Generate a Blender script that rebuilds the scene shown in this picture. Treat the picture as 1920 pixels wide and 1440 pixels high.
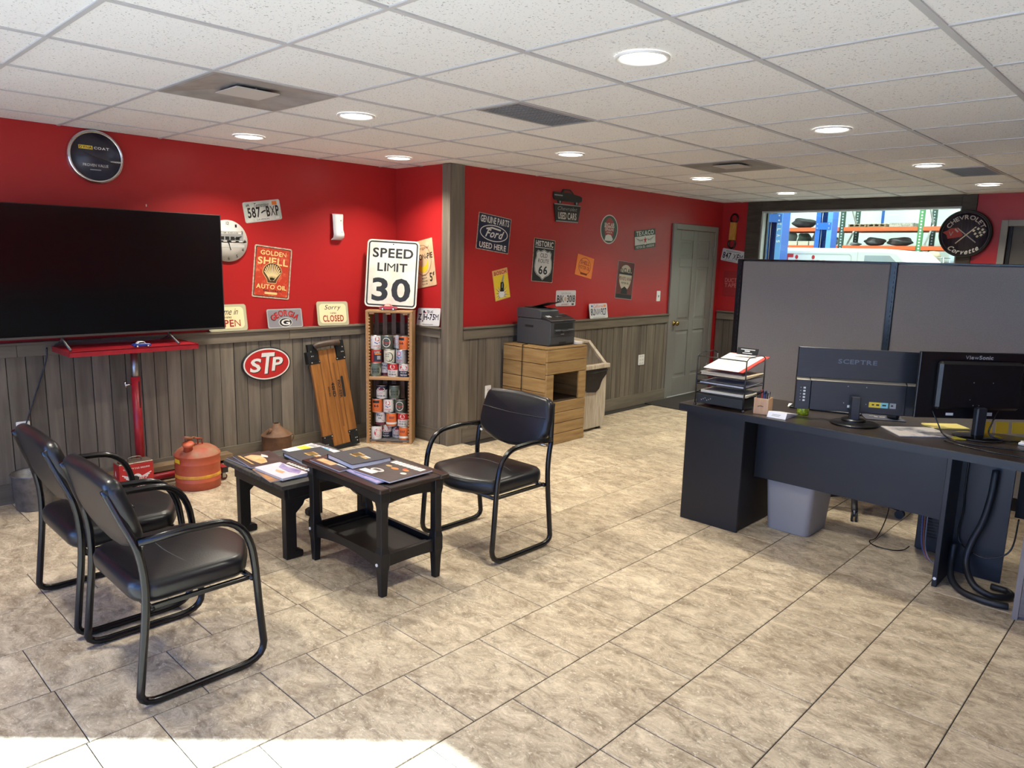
import bpy, bmesh, math, random
from mathutils import Vector, Matrix
rnd = random.Random(7)
for _o in list(bpy.data.objects): bpy.data.objects.remove(_o)
SC = bpy.context.scene
COL = SC.collection
PI = math.pi
CEIL = 2.357
# ------------------------------------------------------------------ camera
YAW, PITCH, ROLL, FPX = 0.762530396, -0.170964597, 0.0254755367, 1369.776
EYE = Vector((0, 0, 1.615))
def cam_axes():
    cy, sy, cp, sp = math.cos(YAW), math.sin(YAW), math.cos(PITCH), math.sin(PITCH)
    fw = Vector((-sy*cp, cy*cp, sp)); r = Vector((cy, sy, 0)); u = r.cross(fw)
    cr, sr = math.cos(ROLL), math.sin(ROLL)
    return cr*r + sr*u, -sr*r + cr*u, fw
CR, CU, CF = cam_axes()
cd = bpy.data.cameras.new('camera'); cam = bpy.data.objects.new('camera', cd); COL.objects.link(cam)
cd.sensor_width = 36; cd.sensor_fit = 'HORIZONTAL'; cd.lens = 36*FPX/1920
cd.clip_start = .02; cd.clip_end = 200
m = Matrix.Identity(4)
for i in range(3): m[i][0], m[i][1], m[i][2], m[i][3] = CR[i], CU[i], -CF[i], EYE[i]
cam.matrix_world = m
SC.camera = cam
def seen(x, y, z, mx=60):
    p = Vector((x, y, z)) - EYE; d = p.dot(CF)
    if d < .1: return None
    px, py = 960 + FPX*p.dot(CR)/d, 720 - FPX*p.dot(CU)/d
    return d if (-mx < px < 1920+mx and -mx < py < 1440+mx) else None
# ------------------------------------------------------------------ world, sun, exposure
vs = SC.view_settings
vs.view_transform = 'Standard'; vs.look = 'None'; vs.gamma = 1; vs.use_curve_mapping = False
vs.exposure = 0.0
LAMP_W, SHOP_W, SUN_E, SKY_E = 15.5, 1250.0, 50.0, 18.0
W = bpy.data.worlds.new('sky'); SC.world = W; W.use_nodes = True
wn = W.node_tree.nodes; wn.clear()
sky = wn.new('ShaderNodeTexSky'); sky.sky_type = 'HOSEK_WILKIE'
SUN_AZ, SUN_EL = math.radians(45), math.radians(29.0)
sun_from = Vector((-math.cos(SUN_EL)*.7071, -math.cos(SUN_EL)*.7071, math.sin(SUN_EL)))
sky.sun_direction = sun_from; sky.turbidity = 3.0; sky.ground_albedo = .3
bg = wn.new('ShaderNodeBackground'); bg.inputs[1].default_value = SKY_E
ow = wn.new('ShaderNodeOutputWorld')
tn = wn.new('ShaderNodeMix'); tn.data_type = 'RGBA'; tn.blend_type = 'MULTIPLY'; tn.inputs[0].default_value = 1.
tn.inputs[7].default_value = (.47, .69, 1.38, 1)      # white balance sits on the indoor lamps, so daylight reads blue
W.node_tree.links.new(sky.outputs[0], tn.inputs[6]); W.node_tree.links.new(tn.outputs[2], bg.inputs[0]); W.node_tree.links.new(bg.outputs[0], ow.inputs[0])
sd = bpy.data.lights.new('sun', 'SUN'); sd.energy = SUN_E; sd.angle = math.radians(.6); sd.color = (.66, .82, 1.0)
so = bpy.data.objects.new('sun', sd); COL.objects.link(so)
so.rotation_euler = (-sun_from).to_track_quat('-Z', 'Y').to_euler(); so.location = (-6, -6, 6)

# ------------------------------------------------------------------ materials
MATS = {}
def mat(name, c=(.5, .5, .5), rough=.5, metal=0., c2=None, scale=8., detail=4., stretch=None, rand=0., bump=0.,
        bscale=None, emit=None, spec=.5, lo=.35, hi=.65, coat=0., sheen=0., glow=None):
    """Principled surface, colour varied between c and c2 by object-space noise, shifted per object by rand."""
    if name in MATS: return MATS[name]
    M = bpy.data.materials.new(name); M.use_nodes = True; MATS[name] = M
    nt = M.node_tree; N = nt.nodes; L = nt.links; B = N['Principled BSDF']
    B.inputs['Roughness'].default_value = rough; B.inputs['Metallic'].default_value = metal
    B.inputs['Specular IOR Level'].default_value = spec
    if coat: B.inputs['Coat Weight'].default_value = coat; B.inputs['Coat Roughness'].default_value = .12
    if sheen: B.inputs['Sheen Weight'].default_value = sheen
    B.inputs['Base Color'].default_value = (*c, 1)
    if emit:
        B.inputs['Emission Color'].default_value = (*emit[0], 1); B.inputs['Emission Strength'].default_value = emit[1]
    if c2 or rand or bump:
        tc = N.new('ShaderNodeTexCoord'); oi = N.new('ShaderNodeObjectInfo')
        mul = N.new('ShaderNodeMath'); mul.operation = 'MULTIPLY'; mul.inputs[1].default_value = 37.0
        L.new(oi.outputs['Random'], mul.inputs[0])
        add = N.new('ShaderNodeVectorMath'); add.operation = 'ADD'
        mp = N.new('ShaderNodeMapping')
        if stretch: mp.inputs['Scale'].default_value = stretch
        L.new(tc.outputs['Object'], mp.inputs[0]); L.new(mp.outputs[0], add.inputs[0]); L.new(mul.outputs[0], add.inputs[1])
        nz = N.new('ShaderNodeTexNoise'); nz.inputs['Scale'].default_value = scale; nz.inputs['Detail'].default_value = detail
        nz.inputs['Roughness'].default_value = .6
        L.new(add.outputs[0], nz.inputs['Vector'])
        last = None
        if c2:
            rp = N.new('ShaderNodeValToRGB'); rp.color_ramp.elements[0].position = lo; rp.color_ramp.elements[1].position = hi
            rp.color_ramp.elements[0].color = (*c, 1); rp.color_ramp.elements[1].color = (*c2, 1)
            L.new(nz.outputs[0], rp.inputs[0]); last = rp.outputs[0]
        if rand:
            hs = N.new('ShaderNodeHueSaturation')
            mr = N.new('ShaderNodeMapRange'); mr.inputs[3].default_value = 1-rand; mr.inputs[4].default_value = 1+rand
            L.new(oi.outputs['Random'], mr.inputs[0]); L.new(mr.outputs[0], hs.inputs['Value'])
            if last: L.new(last, hs.inputs['Color'])
            else: hs.inputs['Color'].default_value = (*c, 1)
            last = hs.outputs[0]
        if last: L.new(last, B.inputs['Base Color'])
        if bump:
            bp = N.new('ShaderNodeBump'); bp.inputs['Strength'].default_value = bump; bp.inputs['Distance'].default_value = .004
            if bscale:
                n2 = N.new('ShaderNodeTexNoise'); n2.inputs['Scale'].default_value = bscale; n2.inputs['Detail'].default_value = 3
                L.new(add.outputs[0], n2.inputs['Vector']); L.new(n2.outputs[0], bp.inputs['Height'])
            else: L.new(nz.outputs[0], bp.inputs['Height'])
            L.new(bp.outputs[0], B.inputs['Normal'])
    return M
def glass(name, tint=(1, 1, 1), refl=.06):
    if name in MATS: return MATS[name]
    M = bpy.data.materials.new(name); M.use_nodes = True; MATS[name] = M
    nt = M.node_tree; N = nt.nodes; L = nt.links; N.clear()
    M.use_transparent_shadow = True
    t = N.new('ShaderNodeBsdfTransparent'); t.inputs[0].default_value = (*tint, 1)
    g = N.new('ShaderNodeBsdfGlossy'); g.inputs['Roughness'].default_value = .02
    lw = N.new('ShaderNodeLayerWeight'); lw.inputs[0].default_value = .5
    pw = N.new('ShaderNodeMath'); pw.operation = 'POWER'; pw.inputs[1].default_value = 4.
    f = N.new('ShaderNodeMath'); f.operation = 'MULTIPLY_ADD'; f.inputs[1].default_value = .6; f.inputs[2].default_value = refl*.6
    L.new(lw.outputs['Facing'], pw.inputs[0]); L.new(pw.outputs[0], f.inputs[0])
    x = N.new('ShaderNodeMixShader'); o = N.new('ShaderNodeOutputMaterial')
    L.new(f.outputs[0], x.inputs[0]); L.new(t.outputs[0], x.inputs[1]); L.new(g.outputs[0], x.inputs[2]); L.new(x.outputs[0], o.inputs[0])
    return M

# stone-look floor tile: mottled travertine with pale flecks and dark veins, shifted per tile
def floor_mat():
    M = bpy.data.materials.new('travertine tile'); M.use_nodes = True
    nt = M.node_tree; N = nt.nodes; L = nt.links; B = N['Principled BSDF']
    tc = N.new('ShaderNodeTexCoord'); oi = N.new('ShaderNodeObjectInfo')
    mul = N.new('ShaderNodeMath'); mul.operation = 'MULTIPLY'; mul.inputs[1].default_value = 53
    L.new(oi.outputs['Random'], mul.inputs[0])
    add = N.new('ShaderNodeVectorMath'); add.operation = 'ADD'
    mp = N.new('ShaderNodeMapping'); mp.inputs['Scale'].default_value = (1.0, 1.6, 1.0)
    L.new(tc.outputs['Object'], mp.inputs[0]); L.new(mp.outputs[0], add.inputs[0]); L.new(mul.outputs[0], add.inputs[1])
    def noise(sc, de, ro=.62, di=0.):
        n = N.new('ShaderNodeTexNoise'); n.inputs['Scale'].default_value = sc; n.inputs['Detail'].default_value = de
        n.inputs['Roughness'].default_value = ro; n.inputs['Distortion'].default_value = di
        L.new(add.outputs[0], n.inputs['Vector']); return n
    def ramp(src, a, b, ca, cb):
        r = N.new('ShaderNodeValToRGB'); r.color_ramp.elements[0].position = a; r.color_ramp.elements[1].position = b
        r.color_ramp.elements[0].color = (*ca, 1); r.color_ramp.elements[1].color = (*cb, 1); L.new(src, r.inputs[0]); return r
    base = ramp(noise(7.5, 14, .84, .6).outputs[0], .39, .61, (.26, .195, .125), (.685, .575, .41))
    dark = ramp(noise(9, 14, .88, .8).outputs[0], .395, .47, (1, 1, 1), (0, 0, 0))
    mx = N.new('ShaderNodeMix'); mx.data_type = 'RGBA'; mx.inputs[7].default_value = (.195, .142, .098, 1)
    hf = N.new('ShaderNodeMath'); hf.operation = 'MULTIPLY'; hf.inputs[1].default_value = .78
    L.new(dark.outputs[0], hf.inputs[0]); L.new(hf.outputs[0], mx.inputs[0]); L.new(base.outputs[0], mx.inputs[6])
    fl = ramp(noise(52, 4, .6, .5).outputs[0], .60, .66, (0, 0, 0), (1, 1, 1))
    m2 = N.new('ShaderNodeMix'); m2.data_type = 'RGBA'; m2.inputs[7].default_value = (.74, .66, .52, 1)
    h2 = N.new('ShaderNodeMath'); h2.operation = 'MULTIPLY'; h2.inputs[1].default_value = .7
    L.new(fl.outputs[0], h2.inputs[0]); L.new(h2.outputs[0], m2.inputs[0]); L.new(mx.outputs[2], m2.inputs[6])
    hs = N.new('ShaderNodeHueSaturation'); mr = N.new('ShaderNodeMapRange'); mr.inputs[3].default_value = .93; mr.inputs[4].default_value = 1.07
    L.new(oi.outputs['Random'], mr.inputs[0]); L.new(mr.outputs[0], hs.inputs['Value']); L.new(m2.outputs[2], hs.inputs['Color'])
    L.new(hs.outputs[0], B.inputs['Base Color'])
    B.inputs['Roughness'].default_value = .42; B.inputs['Specular IOR Level'].default_value = .4
    bp = N.new('ShaderNodeBump'); bp.inputs['Strength'].default_value = .12; bp.inputs['Distance'].default_value = .003
    L.new(base.outputs[0], bp.inputs['Height']); L.new(bp.outputs[0], B.inputs['Normal'])
    return M
def ceil_mat():
    M = bpy.data.materials.new('fissured ceiling tile'); M.use_nodes = True
    nt = M.node_tree; N = nt.nodes; L = nt.links; B = N['Principled BSDF']
    tc = N.new('ShaderNodeTexCoord'); oi = N.new('ShaderNodeObjectInfo')
    mul = N.new('ShaderNodeMath'); mul.operation = 'MULTIPLY'; mul.inputs[1].default_value = 53
    L.new(oi.outputs['Random'], mul.inputs[0])
    add = N.new('ShaderNodeVectorMath'); add.operation = 'ADD'
    L.new(tc.outputs['Object'], add.inputs[0]); L.new(mul.outputs[0], add.inputs[1])
    n = N.new('ShaderNodeTexNoise'); n.inputs['Scale'].default_value = 125; n.inputs['Detail'].default_value = 1.5; n.inputs['Distortion'].default_value = .6
    L.new(add.outputs[0], n.inputs['Vector'])
    r = N.new('ShaderNodeValToRGB'); r.color_ramp.elements[0].position = .31; r.color_ramp.elements[1].position = .365
    r.color_ramp.elements[0].color = (.40, .40, .41, 1); r.color_ramp.elements[1].color = (.80, .795, .79, 1)
    L.new(n.outputs[0], r.inputs[0]); L.new(r.outputs[0], B.inputs['Base Color'])
    B.inputs['Roughness'].default_value = .95; B.inputs['Specular IOR Level'].default_value = .1
    bp = N.new('ShaderNodeBump'); bp.inputs['Strength'].default_value = .35; bp.inputs['Distance'].default_value = .004
    L.new(r.outputs[0], bp.inputs['Height']); L.new(bp.outputs[0], B.inputs['Normal'])
    return M
FLOOR = floor_mat(); CTILE = ceil_mat()
RED = mat('red wall paint', (.41, .017, .018), .36, bump=.06, bscale=260, spec=.45)
PLANK = mat('weathered grey plank', (.112, .092, .068), .75, c2=(.185, .155, .116), scale=4, detail=6, stretch=(5, 5, .4), rand=.27, bump=.2)
PLANKH = mat('weathered grey rail board', (.118, .098, .070), .75, c2=(.185, .155, .112), scale=4, detail=6, stretch=(5, .4, 5), rand=.12, bump=.25)
PLANKX = mat('weathered grey board along x', (.118, .098, .070), .75, c2=(.185, .155, .112), scale=4, detail=6, stretch=(.4, 5, 5), rand=.12, bump=.25)
DARKWOOD = mat('dark stained window board', (.035, .027, .018), .6, c2=(.07, .055, .038), scale=5, stretch=(1, 6, 6), bump=.15)
GRID = mat('white grid bar', (.50, .50, .51), .5)
GROUT = mat('dark grout', (.03, .024, .018), .9)
BLACKM = mat('black enamelled steel', (.005, .005, .006), .22, spec=.5)
BLACKP = mat('black plastic', (.012, .012, .013), .5)
LEATHER = mat('black vinyl', (.009, .009, .0105), .32, bump=.12, bscale=170, spec=.5)
BLACKW = mat('black painted wood', (.011, .010, .010), .42, c2=(.014, .013, .012), scale=6, stretch=(1, 8, 8), rand=.1, bump=.08, spec=.3)
ESPRESSO = mat('espresso laminate', (.007, .007, .008), .45, c2=(.011, .010, .011), scale=4, stretch=(1, 9, 9), spec=.3)
CHROME = mat('chrome', (.72, .72, .72), .16, 1.)
STEEL = mat('brushed steel', (.42, .42, .42), .38, 1.)
WHITE = mat('white enamel', (.80, .79, .76), .4)
PAPER = mat('white paper', (.74, .72, .68), .8)
CREAM = mat('aged cream print', (.66, .58, .42), .6, c2=(.74, .67, .52), scale=9)
BLACK = mat('black print', (.012, .012, .012), .5)
NAVY = mat('navy print', (.012, .016, .045), .45)
REDP = mat('red print', (.48, .022, .022), .45)
DKRED = mat('dark red print', (.20, .015, .014), .5)
YEL = mat('yellow print', (.78, .56, .03), .5)
ORANGE = mat('orange print', (.75, .21, .03), .5)
BLUEP = mat('blue print', (.02, .10, .36), .45)
GREEN = mat('dark green print', (.025, .075, .05), .5)
GREY = mat('grey print', (.30, .30, .30), .5)
PINK = mat('pink print', (.72, .33, .27), .5)
GOLD = mat('gold print', (.52, .33, .12), .4)
LOUNGE_RED = mat('red enamelled steel', (.38, .014, .022), .35, c2=(.27, .012, .02), scale=14)
DOORG = mat('grey door paint', (.215, .20, .18), .42)
JAMB = mat('white jamb paint', (.50, .50, .48), .5)

# ------------------------------------------------------------------ mesh helpers
class MB:
    def __init__(s): s.v = []; s.f = []; s.mi = []; s.mats = []; s.sm = []
    def idx(s, m):
        if m not in s.mats: s.mats.append(m)
        return s.mats.index(m)
    def add(s, vs, fs, m, smooth=False):
        b = len(s.v); s.v += [tuple(v) for v in vs]; k = s.idx(m)
        for f in fs: s.f.append([b+i for i in f]); s.mi.append(k); s.sm.append(smooth)
        return s
    def box(s, x0, x1, y0, y1, z0, z1, m, M=None):
        vs = [Vector((x, y, z)) for x in (x0, x1) for y in (y0, y1) for z in (z0, z1)]
        if M: vs = [M @ v for v in vs]
        return s.add(vs, [(0, 1, 3, 2), (4, 6, 7, 5), (0, 4, 5, 1), (2, 3, 7, 6), (0, 2, 6, 4), (1, 5, 7, 3)], m)
    def prism(s, poly, z0, z1, m, M=None, smooth=False):
        n = len(poly); vs = [Vector((p[0], p[1], z0)) for p in poly] + [Vector((p[0], p[1], z1)) for p in poly]
        if M: vs = [M @ v for v in vs]
        b = len(s.v)
        s.add(vs, [tuple(reversed(range(n))), tuple(range(n, 2*n))], m)
        k = s.idx(m)
        for i in range(n):
            j = (i+1) % n; s.f.append([b+i, b+j, b+n+j, b+n+i]); s.mi.append(k); s.sm.append(smooth)
        return s
    def lathe(s, prof, m, n=24, M=None, cap=True, smooth=True):
        vs = []; fs = []
        for (r, z) in prof:
            for i in range(n): a = 2*PI*i/n; vs.append(Vector((r*math.cos(a), r*math.sin(a), z)))
        for k in range(len(prof)-1):
            for i in range(n):
                j = (i+1) % n; fs.append((k*n+i, k*n+j, (k+1)*n+j, (k+1)*n+i))
        if M: vs = [M @ v for v in vs]
        b = len(s.v); s.add(vs, fs, m, smooth)
        if cap:
            kx = s.idx(m)
            for k, rev in ((0, True), (len(prof)-1, False)):
                if prof[k][0] > 1e-4:
                    f = [b+k*n+i for i in range(n)]
                    s.f.append(f[::-1] if rev else f); s.mi.append(kx); s.sm.append(False)
        return s
    def cyl(s, p0, p1, r, m, r1=None, n=16):
        p0, p1 = Vector(p0), Vector(p1); d = p1-p0
        M = Matrix.Translation(p0) @ d.to_track_quat('Z', 'Y').to_matrix().to_4x4()
        return s.lathe([(r, 0), (r if r1 is None else r1, d.length)], m, n, M)
    def tube(s, pts, r, m, n=10, closed=False, flat=1.):
        pts = [Vector(p) for p in pts]; N = len(pts); vs = []; fs = []
        t0 = None; up = None
        for i, p in enumerate(pts):
            a = pts[(i-1) % N] if (closed or i > 0) else p; b = pts[(i+1) % N] if (closed or i < N-1) else p
            t = (b-a).normalized()
            if up is None:
                up = Vector((0, 0, 1)) if abs(t.z) < .9 else Vector((1, 0, 0))
            up = (up - t*up.dot(t)).normalized(); sd = t.cross(up)
            for k in range(n):
                an = 2*PI*k/n; vs.append(p + up*(r*math.cos(an)) + sd*(r*flat*math.sin(an)))
        M_ = N if closed else N-1
        for i in range(M_):
            for k in range(n):
                j = (i+1) % N; l = (k+1) % n; fs.append((i*n+k, i*n+l, j*n+l, j*n+k))
        if not closed: fs += [tuple(range(n))[::-1], tuple(range((N-1)*n, N*n))]
        return s.add(vs, fs, m, True)
    def cushion(s, out, zf, zb, r, m, M=None, crown=.01, bend=0., nseg=5):
        """Padded panel: closed outline in x,y; front at zf, back at zb, edge radius r, crowned front."""
        n = len(out); c = Vector((sum(p[0] for p in out)/n, sum(p[1] for p in out)/n))
        P = [Vector(p) for p in out]; nor = []
        for i in range(n):
            e = P[(i+1) % n]-P[i-1]; v = Vector((e.y, -e.x)).normalized()
            if v.dot(P[i]-c) < 0: v = -v
            nor.append(v)
        rings = []
        def ring(ins, z): rings.append([(*(P[i]-nor[i]*ins), z) for i in range(n)])
        def scl(k, ins, z): rings.append([(*(c+(P[i]-nor[i]*ins-c)*k), z) for i in range(n)])
        for k in (.0, .35, .7): scl(k, r, zb)
        for k in range(nseg+1):
            a = PI/2*k/nseg; ring(r*(1-math.sin(a)), zb+r-r*math.cos(a))
        for k in range(nseg+1):
            a = PI/2*k/nseg; ring(r*(1-math.cos(a)), zf-r+r*math.sin(a))
        for k in (.85, .6, .3, 0): scl(k, r, zf+crown*(1-k*k))
        vs = [Vector(q) for rr in rings for q in rr]; fs = []
        if bend: vs = [Vector((v.x, v.y, v.z + bend*v.x*v.x)) for v in vs]
        if M: vs = [M @ v for v in vs]
        for k in range(len(rings)-1):
            for i in range(n):
                j = (i+1) % n; fs.append((k*n+i, k*n+j, (k+1)*n+j, (k+1)*n+i))
        return s.add(vs, fs, m, True)
    def build(s, name, parent=None, bevel=0., seg=1, mw=None):
        me = bpy.data.meshes.new(name); me.from_pydata(s.v, [], s.f)
        for m in s.mats: me.materials.append(m)
        me.polygons.foreach_set('material_index', s.mi); me.polygons.foreach_set('use_smooth', s.sm)
        me.update()
        o = bpy.data.objects.new(name, me); COL.objects.link(o)
        if parent: o.parent = parent
        if mw is not None: o.matrix_world = mw
        if bevel:
            b = o.modifiers.new('bevel', 'BEVEL'); b.width = bevel; b.segments = seg; b.limit_method = 'ANGLE'; b.angle_limit = .6
        return o
def tag(o, label=None, cat=None, group=None, kind=None):
    if label: o['label'] = label
    if cat: o['category'] = cat
    if group: o['group'] = group
    if kind: o['kind'] = kind
    return o
def thing(name, label, cat, loc=(0, 0, 0), rz=0., group=None, mw=None):
    o = bpy.data.objects.new(name, None); COL.objects.link(o); o.empty_display_size = .05
    if mw is not None: o.matrix_world = mw
    else: o.location = loc; o.rotation_euler = (0, 0, rz)
    return tag(o, label, cat, group)
def struct(o, label=None): return tag(o, label, None, None, 'structure')
def copy_tree(o, parent=None):
    c = o.copy(); COL.objects.link(c)
    if parent: c.parent = parent
    for ch in list(o.children): copy_tree(ch, c)
    return c
def box(name, x0, x1, y0, y1, z0, z1, m, parent=None, bevel=0., M=None):
    return MB().box(x0, x1, y0, y1, z0, z1, m, M).build(name, parent, bevel)
def arc(cx, cy, r, a0, a1, n):
    return [(cx+r*math.cos(math.radians(a0+(a1-a0)*i/n)), cy+r*math.sin(math.radians(a0+(a1-a0)*i/n))) for i in range(n+1)]
def rrect(x0, y0, x1, y1, r, n=4):
    return arc(x1-r, y1-r, r, 0, 90, n)+arc(x0+r, y1-r, r, 90, 180, n)+arc(x0+r, y0+r, r, 180, 270, n)+arc(x1-r, y0+r, r, 270, 360, n)
def ell(cx, cy, a, b, n=28): return [(cx+a*math.cos(2*PI*i/n), cy+b*math.sin(2*PI*i/n)) for i in range(n)]
def smooth_path(pts, n=6):
    P = [Vector(p) for p in pts]; out = []
    for i in range(len(P)-1):
        p0 = P[i-1] if i else P[i]*2-P[i+1]; p1, p2 = P[i], P[i+1]; p3 = P[i+2] if i+2 < len(P) else P[i+1]*2-P[i]
        for k in range(n):
            t = k/n; out.append(.5*((2*p1)+(p2-p0)*t+(2*p0-5*p1+4*p2-p3)*t*t+(3*p1-p0-3*p2+p3)*t**3))
    return out+[P[-1]]

# ------------------------------------------------------------------ lettering: glyph outlines of the built-in font, taken once
GL = {}
def load_glyphs():
    chars = "ABCDEFGHIJKLMNOPQRSTUVWXYZabcdefghijklmnopqrstuvwxyz0123456789.'-&$¢"
    obs = []
    for bold in (0, 1):
        for i, ch in enumerate(chars):
            cu = bpy.data.curves.new('glyph', 'FONT'); cu.body = ch; cu.size = 1; cu.resolution_u = 3
            cu.offset = (0. if ch in 'MWNKXVmwkx' else .026) if bold else 0.
            o = bpy.data.objects.new('glyph', cu); COL.objects.link(o); obs.append((ch, bold, o))
    dg = bpy.context.evaluated_depsgraph_get()
    for ch, bold, o in obs:
        me = o.evaluated_get(dg).to_mesh()
        vs = [(v.co.x, v.co.y) for v in me.vertices]; fs = [tuple(p.vertices) for p in me.polygons]
        x0 = min(v[0] for v in vs); x1 = max(v[0] for v in vs)
        GL[ch, bold] = ([(x-x0, y) for x, y in vs], fs, x1-x0)
        o.evaluated_get(dg).to_mesh_clear()
    for _, _, o in obs:
        cu = o.data; bpy.data.objects.remove(o); bpy.data.curves.remove(cu)
load_glyphs()

JOINED = {'burst', 'shell_rib', 'chequer', 'wing', 'garage_photo', 'parked_cars', 'bolt_hole', 'small_print', 'picture', 'text_lines'}
class Sign:
    """A flat printed board: shapes go down in layers on its face (x right, y up, z out), one part per name and material."""
    def __init__(s, name, label, cat, mw, outline, th, m, group=None, edge=None, bevel=0., warp=None, root=None):
        s.mw = mw; s.warp = warp; s.lay = 0; s.parts = {}; s.th = th
        if root is None:
            s.root = MB().prism(outline, 0, th, m).build(name, None, bevel, 1, mw); tag(s.root, label, cat, group)
        else: s.root = root
    def up(s): s.lay += 1; return s
    def _add(s, name, m, vs, fs):
        z = s.th + .0006 + .0005*s.lay
        k = (name, m.name) if name in JOINED else (name, m.name, len(s.parts))
        if k not in s.parts: s.parts[k] = (MB(), m)
        V = [Vector((x, y, z)) for x, y in vs]
        if s.warp: V = [s.warp(v) for v in V]
        s.parts[k][0].add(V, fs, m)
    def poly(s, pts, m, name='emblem'): s._add(name, m, pts, [tuple(range(len(pts)))]); return s
    def rect(s, x0, y0, x1, y1, m, name='panel', n=1):
        vs = []; 
        for i in range(n+1): x = x0+(x1-x0)*i/n; vs += [(x, y0), (x, y1)]
        s._add(name, m, vs, [(2*i, 2*i+2, 2*i+3, 2*i+1) for i in range(n)]); return s
    def ring(s, outer, inner, m, name='border'):
        n = len(outer); s._add(name, m, outer+inner, [(i, (i+1) % n, n+(i+1) % n, n+i) for i in range(n)]); return s
    def frame(s, x0, y0, x1, y1, r, t, m, name='border'):
        return s.ring(rrect(x0, y0, x1, y1, r), rrect(x0+t, y0+t, x1-t, y1-t, max(r-t, .001)), m, name)
    def stroke(s, pts, w, m, name='emblem'):
        vs = []; fs = []
        for a, b in zip(pts[:-1], pts[1:]):
            a, b = Vector(a), Vector(b); d = (b-a)
            if d.length < 1e-6: continue
            q = Vector((-d.y, d.x)).normalized()*w/2; e = d.normalized()*w*.25; k = len(vs)
            vs += [tuple(a+q-e), tuple(a-q-e), tuple(b-q+e), tuple(b+q+e)]; fs.append((k, k+1, k+2, k+3))
        s._add(name, m, vs, fs); return s
    def text(s, t, cx, cy, w, h, m, bold=1, shear=0., arc_r=None, name='lettering', rot=0., gap=.085, wave=None):
        vs = []; fs = []; x = 0
        for ch in t:
            if ch == ' ': x += .3; continue
            gv, gf, gw = GL[ch, bold]; b = len(vs)
            vs += [(x+a, y) for a, y in gv]; fs += [tuple(b+i for i in f) for f in gf]; x += gw+gap
        X0 = min(v[0] for v in vs); X1 = max(v[0] for v in vs); Y0 = min(v[1] for v in vs); Y1 = max(v[1] for v in vs)
        out = []
        for a, y in vs:
            px = ((a-X0)/(X1-X0)-.5)*w; py = ((y-Y0)/(Y1-Y0)-.5)*h
            px += py*shear
            if wave: py += wave(px)
            if arc_r:
                if arc_r > 0: an = px/arc_r; px, py = (arc_r+py)*math.sin(an), (arc_r+py)*math.cos(an)
                else: R = -arc_r; an = px/R; px, py = (R-py)*math.sin(an), -(R-py)*math.cos(an)
            if rot: c_, s_ = math.cos(rot), math.sin(rot); px, py = px*c_-py*s_, px*s_+py*c_
            out.append((cx+px, cy+py))
        s._add(name, m, out, fs); return s
    def done(s):
        for k, (mb, m) in s.parts.items():
            o = mb.build(k[0], s.root)
            if k[0] in JOINED and len(mb.f) > 1: o['kind'] = 'stuff'
        return s.root
def face_mw(kind, a, b, z, rot=0., tilt=0.):
    """Frame of a sign: 'x' = on a wall facing +x at x=a, centre y=b; 'y' = on a wall facing -y at y=a, centre x=b."""
    if kind == 'x': R = Matrix(((0, 0, 1), (1, 0, 0), (0, 1, 0))); p = Vector((a, b, z))
    else: R = Matrix(((1, 0, 0), (0, 0, -1), (0, 1, 0))); p = Vector((b, a, z))
    return Matrix.Translation(p) @ R.to_4x4() @ Matrix.Rotation(math.radians(rot), 4, 'Z') @ Matrix.Rotation(math.radians(tilt), 4, 'X')
# ------------------------------------------------------------------ room shell
XL, YC, XM, YF, YN, XR = -5.36, 4.065, -4.64, 8.62, -1.2, 2.4
TS = .6096; GX, GY = -1.9487, 1.4528
# floor: dark grout bed, every tile a slab of its own (rows along y, lengths alternating)
floor = struct(box('floor', XL-.2, XR+.2, YN-.2, YF+.2, -.12, -.004, GROUT))
def tile_mesh(w, l, key={}):
    k = (round(w, 3), round(l, 3))
    if k not in key:
        c = .0022; h = .0; vs = []
        for z, i in ((-.008, 0), (-.0016, 0), (h, c)):
            for x, y in ((0, 0), (1, 0), (1, 1), (0, 1)): vs.append(((i if x == 0 else w-i)-w/2, (i if y == 0 else l-i)-l/2, z))
        fs = [(a+i, a+(i+1) % 4, b+(i+1) % 4, b+i) for a, b in ((0, 4), (4, 8)) for i in range(4)]+[(8, 9, 10, 11)]
        me = bpy.data.meshes.new('tile'); me.from_pydata(vs, [], fs); me.materials.append(FLOOR); key[k] = me
    return key[k]
PAT = {0: (.0, .4), 1: (.2, .4), 2: (.0, .4), 3: (.2, .4), 4: (.0, .2), 5: (.2, .4), 6: (.0, .4), 7: (.0, .2)}
tiles = []
KNOWN = {0: [2.41, 2.80, 3.0, 3.40], 1: [2.02, 2.21, 2.60, 3.20], 2: [1.815, 2.41, 2.80, 3.006], 3: [1.02, 1.62, 2.02, 2.22, 2.61], 4: [.83, 1.23, 1.43, 1.82, 2.44, 2.83], 5: [.63, 1.03, 1.63, 2.03, 2.24]}
RP = .4017
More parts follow.
